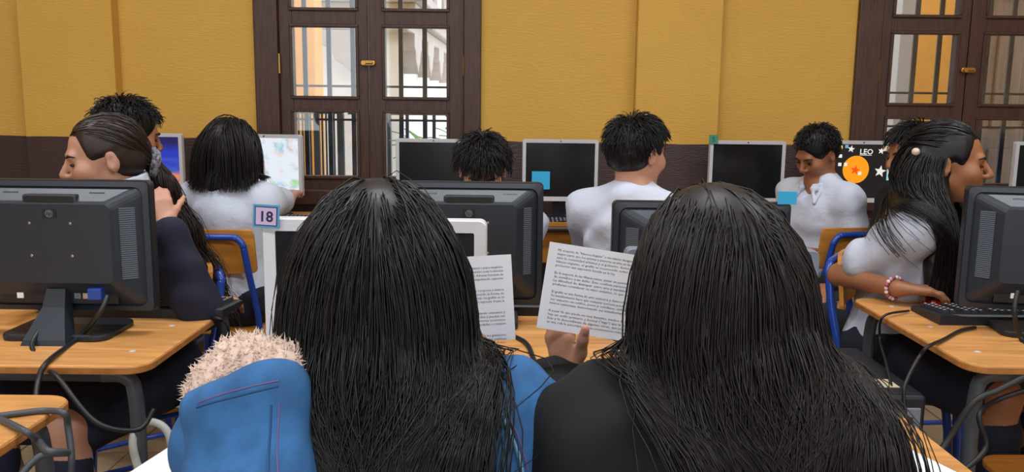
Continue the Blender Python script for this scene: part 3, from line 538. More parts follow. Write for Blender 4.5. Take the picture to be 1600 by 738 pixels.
class Sdf:
    def __init__(s): s.p = []; s.clip = []; s.disp = None
    def rc(s, a, b, ra, rb, k=.02, op=1): a = NA(*a); b = NA(*b); s.p.append(('rc', a, b, ra, rb, k, op, (a+b)/2, np.linalg.norm(b-a)/2+max(ra, rb))); return s
    def el(s, c, r, R=None, k=.02, op=1): c = NA(*c); s.p.append(('el', c, NA(*r), R, 0, k, op, c, max(r))); return s
    def __call__(s, P):
        d = np.full(len(P), 1.0)
        for kd, a, b, ra, rb, k, op, c, br in s.p:
            m = np.nonzero(((P-c)**2).sum(1) < (br+.07)**2)[0]
            if len(m) == 0: continue
            q = P[m]
            if kd == 'rc':
                ba = b-a; t = np.clip(((q-a)@ba)/max(1e-9, ba@ba), 0, 1); e = np.linalg.norm(q-a-t[:, None]*ba, axis=1)-(ra+t*(rb-ra))
            else:
                v = q-a
                if ra is not None: v = v@ra
                k0 = np.linalg.norm(v/b, axis=1); k1 = np.linalg.norm(v/b**2, axis=1); e = k0*(k0-1)/np.maximum(k1, 1e-6)
            dm = d[m]
            if op == 1: h = np.clip(.5+.5*(dm-e)/k, 0, 1); d[m] = dm*(1-h)+e*h-k*h*(1-h)
            else: h = np.clip(.5-.5*(dm+e)/k, 0, 1); d[m] = dm*(1-h)-e*h+k*h*(1-h)
        if s.disp is not None: m = np.abs(d) < .1; d[m] += s.disp(P[m])
        for p, n in s.clip: d = np.maximum(d, (P-p)@n)
        return d
    def grad(s, P, e=.003):
        g = np.stack([s(P+NA(*[e*(i == j) for j in range(3)]))-s(P-NA(*[e*(i == j) for j in range(3)])) for i in range(3)], 1); return g/np.maximum(np.linalg.norm(g, axis=1), 1e-9)[:, None]
    def mesh(s, h):
        lo = np.min([q[7]-q[8] for q in s.p if q[6] == 1], 0)-3*h; hi = np.max([q[7]+q[8] for q in s.p if q[6] == 1], 0)+3*h
        nb = np.ceil((hi-lo)/(4*h)).astype(int)+1; ci = np.stack(np.meshgrid(*[np.arange(n) for n in nb], indexing='ij'), -1).reshape(-1, 3)
        cd = s(lo+(ci*4+1.5)*h); D = np.repeat(np.repeat(np.repeat(np.where(cd < 0, -1., 1.).reshape(nb), 4, 0), 4, 1), 4, 2).astype(np.float32)
        act = ci[np.abs(cd) < 6.5*h]; off = np.stack(np.meshgrid(*[np.arange(4)]*3, indexing='ij'), -1).reshape(-1, 3)
        fi = (act[:, None, :]*4+off[None]).reshape(-1, 3); D[fi[:, 0], fi[:, 1], fi[:, 2]] = s(lo+fi*h)
        S = D < 0; C = np.zeros(np.array(D.shape)-1, np.int8)
        for dx in (0, 1):
            for dy in (0, 1):
                for dz in (0, 1): C += S[dx:S.shape[0]-1+dx, dy:S.shape[1]-1+dy, dz:S.shape[2]-1+dz]
        cells = np.argwhere((C > 0) & (C < 8)); idx = np.full(C.shape, -1, np.int32); idx[tuple(cells.T)] = np.arange(len(cells))
        acc = np.zeros((len(cells), 3)); cnt = np.zeros(len(cells)); cor = [(i, j, k) for i in (0, 1) for j in (0, 1) for k in (0, 1)]
        for a in cor:
            for ax in range(3):
                if a[ax]: continue
                b = list(a); b[ax] = 1; da = D[tuple((cells+a).T)]; db = D[tuple((cells+b).T)]; m = (da < 0) != (db < 0)
                t = np.clip(da[m]/(da[m]-db[m]), 0, 1); pt = np.tile(NA(*a), (m.sum(), 1)); pt[:, ax] += t; acc[m] += pt; cnt[m] += 1
        V = lo+(cells+acc/cnt[:, None])*h; Fs = []
        for ax in range(3):
            b, c = (ax+1) % 3, (ax+2) % 3; s0 = [slice(None)]*3; s1 = [slice(None)]*3; s0[ax] = slice(0, -1); s1[ax] = slice(1, None)
            A, B = S[tuple(s0)], S[tuple(s1)]; e = np.argwhere(A != B); e = e[(e[:, b] > 0) & (e[:, c] > 0) & (e[:, b] < C.shape[b]) & (e[:, c] < C.shape[c])]
            if not len(e): continue
            ub = np.zeros(3, int); ub[b] = 1; uc = np.zeros(3, int); uc[c] = 1
            q = np.stack([idx[tuple((e-ub-uc).T)], idx[tuple((e-uc).T)], idx[tuple(e.T)], idx[tuple((e-ub).T)]], 1)
            fl = A[tuple(e.T)] == False; q[fl] = q[fl][:, ::-1]; Fs.append(q)
        return V, np.concatenate(Fs)
def mesh_np(name, V, F, m, parent=None, smooth=True):
    me = bpy.data.meshes.new(name); nf, k = F.shape; me.vertices.add(len(V)); me.vertices.foreach_set('co', np.asarray(V, np.float32).ravel())
    me.loops.add(nf*k); me.loops.foreach_set('vertex_index', F.astype(np.int32).ravel()); me.polygons.add(nf); me.polygons.foreach_set('loop_start', np.arange(0, nf*k, k, dtype=np.int32))
    me.polygons.foreach_set('use_smooth', np.full(nf, smooth)); me.update(calc_edges=True); return link(name, me, m, parent)
def unit(v): v = NA(*v); return v/max(1e-9, np.linalg.norm(v))
def rot(ax, deg): return np.array(Matrix.Rotation(math.radians(deg), 3, ax))
def ik(a, c, pole, l1, l2):
    d = c-a; L = np.linalg.norm(d)
    if L > (l1+l2)*.995: c = a+d*((l1+l2)*.995/L); d = c-a; L = np.linalg.norm(d)
    u = d/L; x = (l1*l1-l2*l2+L*L)/(2*L); hh = math.sqrt(max(0, l1*l1-x*x)); p = NA(*pole); p = p-u*(p@u); p = unit(p); return a+u*x+p*hh, c
def hand(S, w, d, n, side, curl=.5, sz=1., thumb=None, k=.006):
    d = unit(d); n = NA(*n); n = unit(n-d*(n@d)); y = np.cross(n, d)*(1 if side == 'L' else -1); J = []
    for q, (off, ln) in enumerate(((.027, .066), (.009, .073), (-.009, .068), (-.026, .053))):
        kn = w+d*(.082-.004*abs(q-1))*sz+y*off*sz; S.rc(w+y*off*.45*sz+d*.012, kn, .0135*sz, .0105*sz, .012); a = kn; ang = curl*.55
        for fr, r in ((.45, .0092), (.3, .0082), (.25, .0072)):
            ang += 0; dirv = d*math.cos(ang)+n*math.sin(ang)+y*off*1.2*(1-curl); b_ = a+unit(dirv)*ln*fr*sz*1.05; S.rc(a, b_, r*sz, (r-.0008)*sz, k); a = b_; ang += curl*1.0
    t0 = w+d*.022*sz+y*.022*sz; td = unit(thumb) if thumb is not None else unit(d*.75+y*.6+n*.35); t1 = t0+unit(y*.6+d*.7+n*.15)*.034*sz; t2 = t1+td*.034*sz; t3 = t2+unit(td+n*.15*curl)*.026*sz
    S.rc(w+d*.01, t0, .013*sz, .014*sz, .012); S.rc(t0, t1, .014*sz, .011*sz, .01); S.rc(t1, t2, .0108*sz, .0098*sz, k); S.rc(t2, t3, .0098*sz, .0082*sz, k)
class Person: pass
def person(lab, hp, dist, byaw, hyaw, pitch=0, roll=0, sc=1., female=True, armL=None, armR=None, poleL=(-.3, -.5, -1), poleR=(.3, -.5, -1), skin=SKIN, h=.006, lean=.03, seat=.44, thigh=.40, legyaw=0., handL=None, handR=None, smile=0, hfwd=.03):
    p = Person(); hw = aty(hp[0], hp[1], dist); by = math.radians(byaw); Rb = rot('Z', byaw); p.sc = sc; p.skin = skin
    hy = lean+hfwd; root = hw-Rb@NA(0, hy, 0); p.root = empty('person', (root[0], root[1], 0), by, lab, 'person')
    L = lambda q: Rb.T@(NA(*q)-NA(root[0], root[1], 0)); p.L = L
    hz = hw[2]; p.hd = hd = NA(0, hy, hz); pel = NA(0, 0, seat+.09*sc); nb = NA(0, lean, hz-.138*sc); up = unit(nb-pel)
    wa = pel+(nb-pel)*.3; ch = pel+(nb-pel)*.7; p.nb, p.pel, p.ch, p.wa = nb, pel, ch, wa
    R = np.eye(3); R[:, 2] = up; R[:, 0] = (1, 0, 0); R[:, 1] = np.cross(R[:, 2], R[:, 0]); p.R = R
    sw = (.148 if female else .158)*sc; shz = -.045*sc
    p.HR = HR = rot('Z', hyaw-byaw)@rot('X', -pitch)@rot('Y', roll); H = lambda *v: hd+HR@(NA(*v)*sc); p.H = H
    B = Sdf(); p.parts = {}
    B.el(pel, (.15*sc, .112*sc, .105*sc), R, .03); B.el(wa, (.122*sc, .09*sc, .12*sc), R, .05); B.el(ch, (.142*sc, .098*sc, .15*sc), R, .05)
    # head
    B.el(H(0, -.012, .035), (.073*sc, .093*sc, .082*sc), HR, .02); B.el(H(0, .03, -.03), (.056*sc, .058*sc, .074*sc), HR, .03)
    for s in (-1, 1): B.rc(H(s*.046, .005, -.046), H(s*.012, .068, -.09), .019*sc, .016*sc, .02); B.el(H(s*.036, .06, -.02), (.026*sc, .026*sc, .028*sc), HR, .02)
    B.el(H(0, .075, -.09), (.02*sc, .017*sc, .017*sc), HR, .015)
    B.rc(H(-.03, .078, .026), H(.03, .078, .026), .011*sc, .011*sc, .014)
    for s in (-1, 1): B.el(H(s*.031, .097, .006), (.019*sc, .014*sc, .012*sc), HR, .01, -1)
    B.rc(H(0, .085, .016), H(0, .108, -.020), .0075*sc, .0105*sc, .008)
    for s in (-1, 1): B.el(H(s*.012, .097, -.026), (.008*sc, .010*sc, .007*sc), HR, .006)
    wd = .021+.005*smile
    for zz, rr in ((-.0515, .0052), (-.0605, .0062)):
        B.rc(H(-wd, .078-.004*smile, zz+.004*smile), H(0, .0895, zz), .003*sc, rr*sc, .004); B.rc(H(wd, .078-.004*smile, zz+.004*smile), H(0, .0895, zz), .003*sc, rr*sc, .004)
    for s in (-1, 1): B.el(H(s*.074, -.008, -.002), (.009*sc, .019*sc, .031*sc), HR@rot('Z', s*-18), .006); B.el(H(s*.083, .0, .002), (.006*sc, .010*sc, .017*sc), HR@rot('Z', s*-18), .004, -1)
    B.rc(H(0, -.025, -.05), nb+NA(0, .0, .01), .047*sc, .05*sc, .025); B.rc(nb+NA(0, -.01, .0), ch+NA(0, -.02, .04), .055*sc, .08*sc, .04)
    for s, nm, tgt, pole, hnd in ((-1, 'L', armL, poleL, handL), (1, 'R', armR, poleR, handR)):
        sh = nb+NA(s*sw, 0, shz)
        w0 = L(tgt) if tgt is not None else NA(s*.13, .30, seat+.16*sc)
        el, wr = ik(sh, w0, pole, .265*sc, .235*sc); p.parts[nm] = (sh, el, wr)
        B.rc(nb+NA(0, -.005, -.0), sh, .05*sc, .046*sc, .04); B.rc(sh, el, .044*sc, .034*sc, .03); B.rc(el, wr, .035*sc, .023*sc, .015)
        hh = dict(d=wr-el, n=(0, 0, -1), curl=.35, sz=sc)
        if hnd: hh.update(hnd); hh['d'] = Rb.T@NA(*hh['d']) if 'd' in hnd else hh['d']; hh['n'] = Rb.T@NA(*hh['n'])
        if hh.get('thumb') is not None: hh['thumb'] = Rb.T@NA(*hh['thumb'])
        hand(B, wr, side=nm, **hh); p.parts['h'+nm] = hh
    p.legs = []
    for s in (-1, 1):
        Rl = rot('Z', legyaw); hip = pel+Rl@NA(s*.08*sc, .01, -.01); kn = hip+Rl@NA(s*.025, thigh*sc, -.005); an = NA(kn[0], kn[1], .085)+Rl@NA(0, .015, 0); to = NA(an[0], an[1], .035)+Rl@NA(s*.015, .14*sc, 0)
        B.rc(hip, kn, .076*sc, .052*sc, .03); B.rc(kn, NA(*((kn+an)/2))+Rl@NA(0, -.015, .06), .05*sc, .05*sc, .02); B.rc((kn+an)/2+Rl@NA(0, -.015, .06), an, .05*sc, .033*sc, .02); B.rc(an, NA(an[0], an[1], .045), .035*sc, .036*sc, .02); B.rc(NA(an[0], an[1], .042), to, .036*sc, .03*sc, .02); p.legs.append((hip, kn, an, to))
    V, F = B.mesh(h); o = mesh_np('body', V, F, [skin, LIP], p.root); p.B = B
    lip = Sdf()
    for zz in (-.0515, -.0605):
        for s in (-1, 1): lip.rc(H(s*wd, .079-.004*smile, zz+.004*smile), H(0, .0905, zz), .0045*sc, .0075*sc, .003)
    fc = V[F].mean(1); near = np.nonzero(((fc-H(0, .09, -.056))**2).sum(1) < .04**2)[0]; mi = np.zeros(len(F), np.int32)
    if len(near): mi[near] = lip(fc[near]) < 0
    o.data.polygons.foreach_set('material_index', mi)
    for s in (-1, 1):                       # eyes under lowered lids, brows
        e = Sdf().el(H(s*.031, .0835, .004), (.0125*sc, .006*sc, .0042*sc), HR); e.clip = []; V, F = e.mesh(.0018); mesh_np('eye', V, F, EYEM, p.root)
        e = Sdf().rc(H(s*.014, .091, .024), H(s*.032, .0885, .0285), .0028*sc, .0034*sc, .004).rc(H(s*.032, .0885, .0285), H(s*.047, .075, .024), .0032*sc, .0018*sc, .004); V, F = e.mesh(.0018); mesh_np('eyebrow', V, F, BROW, p.root)
    return p
def folds(seed, amp=.004):
    r = np.random.RandomState(seed); W = [(unit(r.normal(size=3)*NA(1, 1, .7))*r.uniform(22, 95), r.uniform(0, 6)) for _ in range(8)]; return lambda P: amp*(sum(np.sin(P@w+f) for w, f in W)/2.2-.9)
def torso_cloth(p, o, sleeve, hem, name, m, h=.006, seed=1, collar=None, vneck=0., amp=.004, wide=0., parent=None):
    sc = p.sc; S = Sdf(); R = p.R
    S.el(p.pel, ((.15+wide)*sc+o, (.112+wide)*sc+o, .105*sc+o), R, .04); S.el(p.wa, ((.128+wide)*sc+o, (.096+wide)*sc+o, .13*sc), R, .06); S.el(p.ch, (.142*sc+o, .1*sc+o, .15*sc+o), R, .06)
    S.rc(p.nb+NA(0, -.01, -.01), p.ch+NA(0, -.02, .04), .05*sc+o, .08*sc+o, .04)
    for nm in 'LR':
        sh, el, wr = p.parts[nm]; S.rc(p.nb+NA(0, -.005, -.005), sh, .048*sc+o*.8, .046*sc+o, .04)
        if sleeve <= 1: S.rc(sh, sh+(el-sh)*sleeve, .045*sc+o*1.2, .039*sc+o*1.5, .03)
        else: S.rc(sh, el, .045*sc+o*1.2, .036*sc+o*1.4, .03); S.rc(el, el+(wr-el)*(sleeve-1), .037*sc+o*1.4, .028*sc+o*1.3, .015)
    S.disp = folds(seed, amp); S.clip = [(NA(0, 0, hem), NA(0, 0, -1))]
    S.rc(p.nb+NA(0, .012, .045), p.nb+NA(0, .012, .2), .05*sc, .08*sc, .008, -1)
    if vneck: S.rc(p.nb+NA(0, .07, .03), p.nb+NA(0, .14, -.10), .05*sc, .02*sc, .01, -1)
    V, F = S.mesh(h); o_ = mesh_np(name, V, F, m, parent or p.root); return o_
def collar(p, m, h=.004, rr=.069, drop=.05, dz=.0):
    sc = p.sc; S = Sdf(); n = 14; pts = []
    for k in range(n+1):
        a = PI/2+.42+(2*PI-.84)*k/n; f = .5+.5*math.sin(a); pts.append(p.nb+NA(rr*sc*math.cos(a), .004+(rr+.006)*sc*math.sin(a), .022+dz-.032*f))
    for a, b in zip(pts, pts[1:]): S.rc(a, b, .0105, .0105, .004); S.rc(a+NA(0, 0, .014), b+NA(0, 0, .014), .006, .006, .006)
    for e, s in ((pts[0], 1), (pts[-1], -1)): S.rc(e, e+NA(-s*.028, .022, -drop*sc), .0085, .004, .01); S.rc(e+NA(-s*.03, -.01, -.01), e+NA(-s*.03, .018, -drop*sc*.9), .008, .004, .012)
    V, F = S.mesh(h); return mesh_np('collar', V, F, m, p.root)
def bottoms(p, kind, m=NAVYT, h=.014):
    sc = p.sc; S = Sdf(); S.el(p.pel, (.158*sc, .122*sc, .112*sc), p.R, .03)
    for hip, kn, an, to in p.legs:
        if kind == 'skirt': S.rc(hip, hip+(kn-hip)*.86, .092*sc, .082*sc, .06)
        else: S.rc(hip, kn, .086*sc, .066*sc, .03); S.rc(kn, an+NA(0, 0, .02), .064*sc, .05*sc, .02)
    if kind == 'skirt': a, b = p.legs[0], p.legs[1]; S.rc((a[0]+b[0])/2, (a[0]+(a[1]-a[0])*.8+b[0]+(b[1]-b[0])*.8)/2, .08, .07, .06)
    S.disp = folds(5, .003); V, F = S.mesh(h); mesh_np('skirt' if kind == 'skirt' else 'trousers', V, F, m, p.root)
    for hip, kn, an, to in p.legs:
        s = Sdf().rc(NA(an[0], an[1], .05), NA(*to), .043*sc, .036*sc, .02).rc(an, NA(an[0], an[1], .05), .042*sc, .044*sc, .02); s.clip = [(NA(0, 0, .001), NA(0, 0, -1))]; V, F = s.mesh(.011); mesh_np('shoe', V, F, SHOE, p.root)
        if kind == 'skirt': s = Sdf().rc(kn+(an-kn)*.22, (kn+an)/2+(an-kn)*.02, .056*sc, .055*sc, .02).rc((kn+an)/2, an, .055*sc, .038*sc, .02); V, F = s.mesh(.011); mesh_np('sock', V, F, NAVY, p.root)
def sitter_chair(p, lab, frame='blue', back=.03):
    q = p.root; a = q.rotation_euler[2]; x, y = q.location.x, q.location.y; return chair(x+math.sin(a)*(-back)*-1*-1, y-math.cos(a)*back, math.degrees(a), lab, frame)
# ------------------------------------------------------------------ hair
def scalp(n, rs, low=-.75, front=.5, side=-.3):
    out = []
    while len(out) < n:
        u = rs.normal(size=3); u /= np.linalg.norm(u); t = np.clip((u[1]+.05)/.42, 0, 1)
        lim = low+(side-low)*np.clip((u[1]+.55)/.5, 0, 1) if u[1] < -.05 else side+(front-side)*t
        if u[2] > lim: out.append(u)
    return np.array(out)
def cap(p, off=.011, ears=True, extra=None, h=.005, dispamp=.0006, low=-.07, front=0.):
    sc = p.sc; S = Sdf(); H = p.H; S.el(H(0, -.014, .035), ((.075+off)*sc, (.094+off)*sc, (.084+off)*sc), p.HR, .02); S.el(H(0, -.045, -.01), ((.062+off*.7)*sc, (.056+off)*sc, (.052)*sc), p.HR, .03)
    S.el(H(0, .135-front*.3, -.035+front), (.088*sc, .1*sc, .12*sc), p.HR, .012, -1)
    if ears:
        for s in (-1, 1): S.el(H(s*.088, .018, -.03), (.034*sc, .036*sc, .05*sc), p.HR, .012, -1)
    S.el(H(0, -.03, low-.06), (.11*sc, .12*sc, .055*sc), p.HR, .015, -1)
    if extra: extra(S)
    r = np.random.RandomState(3); W = [(r.normal(size=3)*130, r.uniform(0, 6)) for _ in range(5)]; S.disp = lambda P: dispamp*sum(np.sin(P@w+f) for w, f in W)/2; return S.mesh(h)
def strands(p, U, Lf, field, flow, nseg=14, rad=.0013, mlo=.003, mhi=.014, seed=0, lift=.0, rs=None, turn=.4, sub=1):
    rs = rs or np.random.RandomState(seed); sc = p.sc; n = len(U); P = (p.hd+((NA(0, -.012, .035)+U*NA(.074, .094, .083))*sc)@p.HR.T); N = U@p.HR.T
    L = Lf(U, rs); mg = rs.uniform(mlo, mhi, n); D = flow(P, U, N, np.zeros(n), rs)+N*lift; D /= np.linalg.norm(D, axis=1)[:, None]; pts = [P.copy()]; ds = L/nseg; tr = np.zeros(n)
    for k in range(nseg):
        t = (k+1)/nseg; W = flow(P, U, N, tr, rs); D = D*(1-turn)+W*turn; D /= np.maximum(np.linalg.norm(D, axis=1), 1e-6)[:, None]; Q = P+D*ds[:, None]; m = mg*min(1, .25+2.5*t)
        for _ in range(2):
            f = field(Q); b = np.nonzero(f < m)[0]
            if len(b): Q[b] += field.grad(Q[b])*(m[b]-f[b])[:, None]
        D = (Q-P)/np.maximum(np.linalg.norm(Q-P, axis=1), 1e-6)[:, None]; tr += np.linalg.norm(Q-P, axis=1); P = Q; pts.append(P.copy())
    C = np.stack(pts, 1)[:, ::sub]; nseg = C.shape[1]-1; T = np.gradient(C, axis=1); T /= np.maximum(np.linalg.norm(T, axis=2), 1e-7)[..., None]
    A = rs.normal(size=(n, 1, 3)); Uv = np.cross(T, A); Uv /= np.maximum(np.linalg.norm(Uv, axis=2), 1e-6)[..., None]; Vv = np.cross(T, Uv); s = nseg+1
    r = rad*rs.uniform(.6, 1.4, n)[:, None]*np.linspace(1, .35, s)[None]; Vt = np.stack([C+(Uv*math.cos(a)+Vv*math.sin(a))*r[..., None] for a in (0, 2.094, 4.189)], 2).reshape(-1, 3)
    i0 = (np.arange(n)[:, None]*s+np.arange(nseg)[None]).ravel()*3; F = np.concatenate([np.stack([i0+a, i0+b, i0+b+3, i0+a+3], 1) for a, b in ((0, 1), (1, 2), (2, 0))]); return Vt, F
def join(*VF):
    V, F, o = [], [], 0
    for v, f in VF: V.append(v); F.append(f+o); o += len(v)
    return np.concatenate(V), np.concatenate(F)
def collide(p, off=.0, cloth=.014):
    sc = p.sc; S = Sdf(); H = p.H; S.el(H(0, -.012, .035), (.073*sc, .093*sc, .082*sc), p.HR, .01); S.el(H(0, .02, -.03), (.06*sc, .062*sc, .074*sc), p.HR, .02); S.rc(H(0, -.025, -.05), p.nb, .05*sc, .055*sc, .02)
    S.el(p.ch, (.142*sc+cloth, .1*sc+cloth, .15*sc+cloth), p.R, .05); S.el(p.wa, (.128*sc+cloth, .096*sc+cloth, .14*sc), p.R, .05); S.rc(p.nb, p.ch, .055*sc+cloth, .08*sc+cloth, .04)
    for nm in 'LR': sh, el, wr = p.parts[nm]; S.rc(p.nb, sh, .05*sc+cloth, .046*sc+cloth, .04); S.rc(sh, el, .046*sc+cloth, .036*sc+cloth, .03)
    return S
def short_hair(p, m, n=900, seed=0, ln=(.03, .055), fringe=0., lift=.35, curl=0., ears=True, front=.5, rad=.0022, off=.005, side=-.2, capfront=0.):
    rs = np.random.RandomState(seed); U = scalp(n, rs, -.82, front, side-.1); K = NA(0, -.35, .93)
    def Lf(U, r): return (r.uniform(ln[0], ln[1], len(U))+fringe*np.clip(U[:, 1], 0, 1)*(U[:, 2] > .3))*p.sc*np.where(U[:, 2] < -.05, .45, 1)
    def flow(P, U, N, tr, r):
        d = U-K; d = d-U*(d*U).sum(1)[:, None]; d /= np.maximum(np.linalg.norm(d, axis=1), .05)[:, None]; d = d+r.normal(size=d.shape)*(.22+curl)+U*(lift*.5)*(tr < .03)[:, None]; d[:, 2] -= .2; return d@p.HR.T
    VF = strands(p, U, Lf, collide(p), flow, 7, rad, .006, .02, seed, lift, rs); V, F = join(VF, cap(p, off, ears, front=capfront)); return mesh_np('hair', V, F, m, p.root)
# ================================================================== the students
def long_flow(p, part=0., back=.7, wave=0., grav=1.0, pull=None):
    def flow(P, U, N, tr, r):
        loc = (P-p.hd)@p.HR/p.sc; sx = np.tanh((U[:, 0]-part)*14); f = np.clip((loc[:, 2]+.0)/.09, 0, 1)
        hl = np.stack([sx*.42*f, -back*.45*f-.35*(loc[:, 1] > -.0)*f, 0*f], 1); d = hl@p.HR.T; d[:, 2] -= grav
        if wave: ph = tr*60+U[:, 0]*20; d += np.stack([np.sin(ph), np.cos(ph*1.1), np.zeros(len(P))], 1)*wave*np.clip(tr/.2, 0, 1)[:, None]
        if pull is not None: d += pull(P, U, tr)
        d += r.normal(size=P.shape)*.06; return d/np.linalg.norm(d, axis=1)[:, None]
    return flow
# boy facing the sunset monitor
p = person('boy with short curly black hair facing the sunset picture monitor', (200, 212), 2.85, -50, -58, 14, sc=1.02, female=False, skin=SKIN2, h=.0095, lean=.05, legyaw=95)
torso_cloth(p, .012, .6, .5, 'shirt', WSHIRT, .011, 11); bottoms(p, 'trousers'); short_hair(p, HAIRK, 1100, 1, (.025, .045), .01, .3, .5, rad=.0024, off=.005); sitter_chair(p, 'blue-framed chair under the curly-haired boy at the sunset monitor')
# girl in navy sweater, profile
S2 = p = person('girl in navy sweater with tied-back wavy hair looking left', (164, 250), 2.25, 128, 124, 10, 0, sc=1.0, skin=SKIN3, h=.006, lean=.05, armL=aty(258, 352, 2.12), poleL=(-.15, -.25, -1), handL=dict(d=(-.25, .25, .9), n=(-.5, .8, .1), curl=.6, sz=.8), armR=NA(-1.25, 2.15, .78), legyaw=38, thigh=.42)
torso_cloth(p, .012, 1.9, .47, 'sweater', NAVY, .009, 12); collar(p, WSHIRT, drop=.06, dz=.062); bottoms(p, 'skirt', NAVY); sitter_chair(p, 'blue-framed chair under the girl in navy sweater')
def cuff(p, nm, m, t=.86, r=.036):
    sh, el, wr = p.parts[nm]; a = el+(wr-el)*t; u = unit(wr-el); V, F = Sdf().rc(a, a+u*.006, r*p.sc, r*p.sc, .004).mesh(.0035); return mesh_np('cuff_stripe', V, F, m, p.root)
cuff(p, 'L', WSHIRT)
def ponytail(p, anchor, n, Lr, m, seed, wave, rad=.0016, extra_cap=None, ears=True, drop=(0, -.4, -1), spread=.5):
    rs = np.random.RandomState(seed); U = scalp(n, rs, -.6, .52, -.55); A = p.H(*anchor); dr = unit(drop)
    ph = rs.uniform(0, 6.28, n)
    def flow(P, U, N, tr, r):
        v = A-P; dist = np.linalg.norm(v, axis=1); st = state; st |= dist < .03*p.sc; d = v/np.maximum(dist, 1e-6)[:, None]; q = np.tile(dr, (len(P), 1))+np.stack([np.sin(tr*wave[1]+ph), np.cos(tr*wave[1]+ph), 0*tr], 1)*wave[0]+r.normal(size=P.shape)*.12*spread; return np.where(st[:, None], q, d)
    state = np.zeros(n, bool)
    VF = strands(p, U, lambda U, r: r.uniform(Lr[0], Lr[1], len(U)), collide(p), flow, 26, rad, .005, .013, seed, 0, rs, sub=2); V, F = join(VF, cap(p, .004, ears, front=.03)); return mesh_np('hair', V, F, m, p.root)
ponytail(p, (.0, -.115, -.03), 2000, (.42, .62), HAIRW, 21, (.75, 42), .0019, drop=(-.08, -.42, -1), spread=1.3)
k = MB(); ring = [tuple(p.H(.034*math.cos(a), -.118+.008*math.sin(2*a), -.032+.034*math.sin(a))) for a in np.linspace(0, 2*PI, 17)[:-1]]; k.tube(ring, .013, 8, True); sc_ = k.build('scrunchie', mat('speckled_scrunchie', (30, 32, 40), .8, rgb2=(150, 150, 160), vscale=120), p.root, True)
# girl with bobbed hair at the painting screen, from behind
p = person('girl in white shirt with straight shoulder-length hair seen from behind', (364, 236), 3.2, -14, -18, 6, sc=1.02, skin=SKIN3, h=.0095, lean=.04, armR=aty(458, 304, 3.66), poleR=(.6, -.2, -.6), handR=dict(n=(0, 0, -1), curl=.4))
torso_cloth(p, .012, .62, .5, 'shirt', WSHIRT, .009, 13, amp=.005, wide=.008); bottoms(p, 'skirt', NAVYT)
rs = np.random.RandomState(31); U = scalp(1900, rs, -.8, .5, -.5); VF = strands(p, U, lambda U, r: (.17+.13*np.clip(U[:, 2], -.3, 1)+.02*r.uniform(-1, 1, len(U))), collide(p, 0, .02), long_flow(p, .1), 11, .0024, .005, .022, 31, 0, rs)
V, F = join(VF, cap(p, .005, False, lambda S: S.rc(p.H(0, -.045, -.02), p.H(0, -.055, -.13), .056, .06, .04), low=-.2)); mesh_np('hair', V, F, HAIRB, p.root); chair(aty(332, 360, 3.0)[0], 3.15, 2, 'blue-framed chair behind the girl at the painting screen')
# boy looking down behind the black monitor
p = person('boy with ruffled black hair looking down behind a black monitor', (754, 268), 2.78, 180, 182, 30, sc=.98, female=False, skin=SKIN3, h=.0095, lean=.07, armL=NA(-.02, 2.34, .77), armR=NA(-.25, 2.32, .77))
torso_cloth(p, .012, .6, .5, 'shirt', WSHIRT, .011, 14); collar(p, WSHIRT, .006); bottoms(p, 'trousers'); short_hair(p, HAIRK, 1500, 4, (.035, .055), .03, .3, .12, ears=False, rad=.0022, off=.005, front=.42); sitter_chair(p, 'blue-framed chair under the boy looking down')
# boy in white shirt seen from behind, turned right
p = person('boy in white shirt with thick black hair seen from behind', (995, 242), 2.72, -22, -52, 6, sc=1.03, female=False, skin=SKIN3, h=.007, lean=.03, armR=NA(.62, 3.2, .80), armL=NA(.40, 3.15, .72))
torso_cloth(p, .012, .62, .48, 'shirt', WSHIRT, .008, 15, amp=.005, wide=.006); collar(p, WSHIRT, .004); bottoms(p, 'trousers'); short_hair(p, HAIRK, 1700, 5, (.03, .045), .012, .2, .05, rad=.0018, off=.005)
sitter_chair(p, 'blue-framed chair under the boy seen from behind in white shirt')
q = aty(866, 358, 3.3); chair(q[0], 3.45, 4, 'empty school chair with dark brown tube frame at the wall desk', 'brown')
# smiling boy looking down
p = person('smiling boy in white shirt looking down beside the star picture', (1277, 241), 3.42, 118, 116, 30, -4, sc=.94, female=False, skin=SKIN2, h=.0062, lean=.03, smile=1, legyaw=-45, armL=aty(1262, 395, 3.25), armR=NA(1.02, 3.3, .75))
torso_cloth(p, .012, .8, .5, 'shirt', WSHIRT, .0075, 16, amp=.0045, wide=.008, vneck=1); collar(p, WSHIRT, .004, .074, .06); bottoms(p, 'trousers'); short_hair(p, HAIRK, 1500, 6, (.012, .02), .006, .12, .03, rad=.0015, off=.005)
chair(p.root.location.x+.02, p.root.location.y-.05, 12, 'blue-framed chair turned away before the smiling boy')
# student half hidden behind the bracelet girl
p = person('student in dark sweater half hidden behind the bracelet girl', (1428, 244), 3.05, 95, 100, 10, sc=1.0, female=False, skin=SKIN2, h=.009, lean=.04)
torso_cloth(p, .012, 1.9, .5, 'sweater', BLACKK, .011, 17); bottoms(p, 'trousers'); short_hair(p, HAIRK, 900, 7, (.03, .05), .02, .3, .05, rad=.0024, off=.005); sitter_chair(p, 'blue-framed chair under the student in dark sweater')
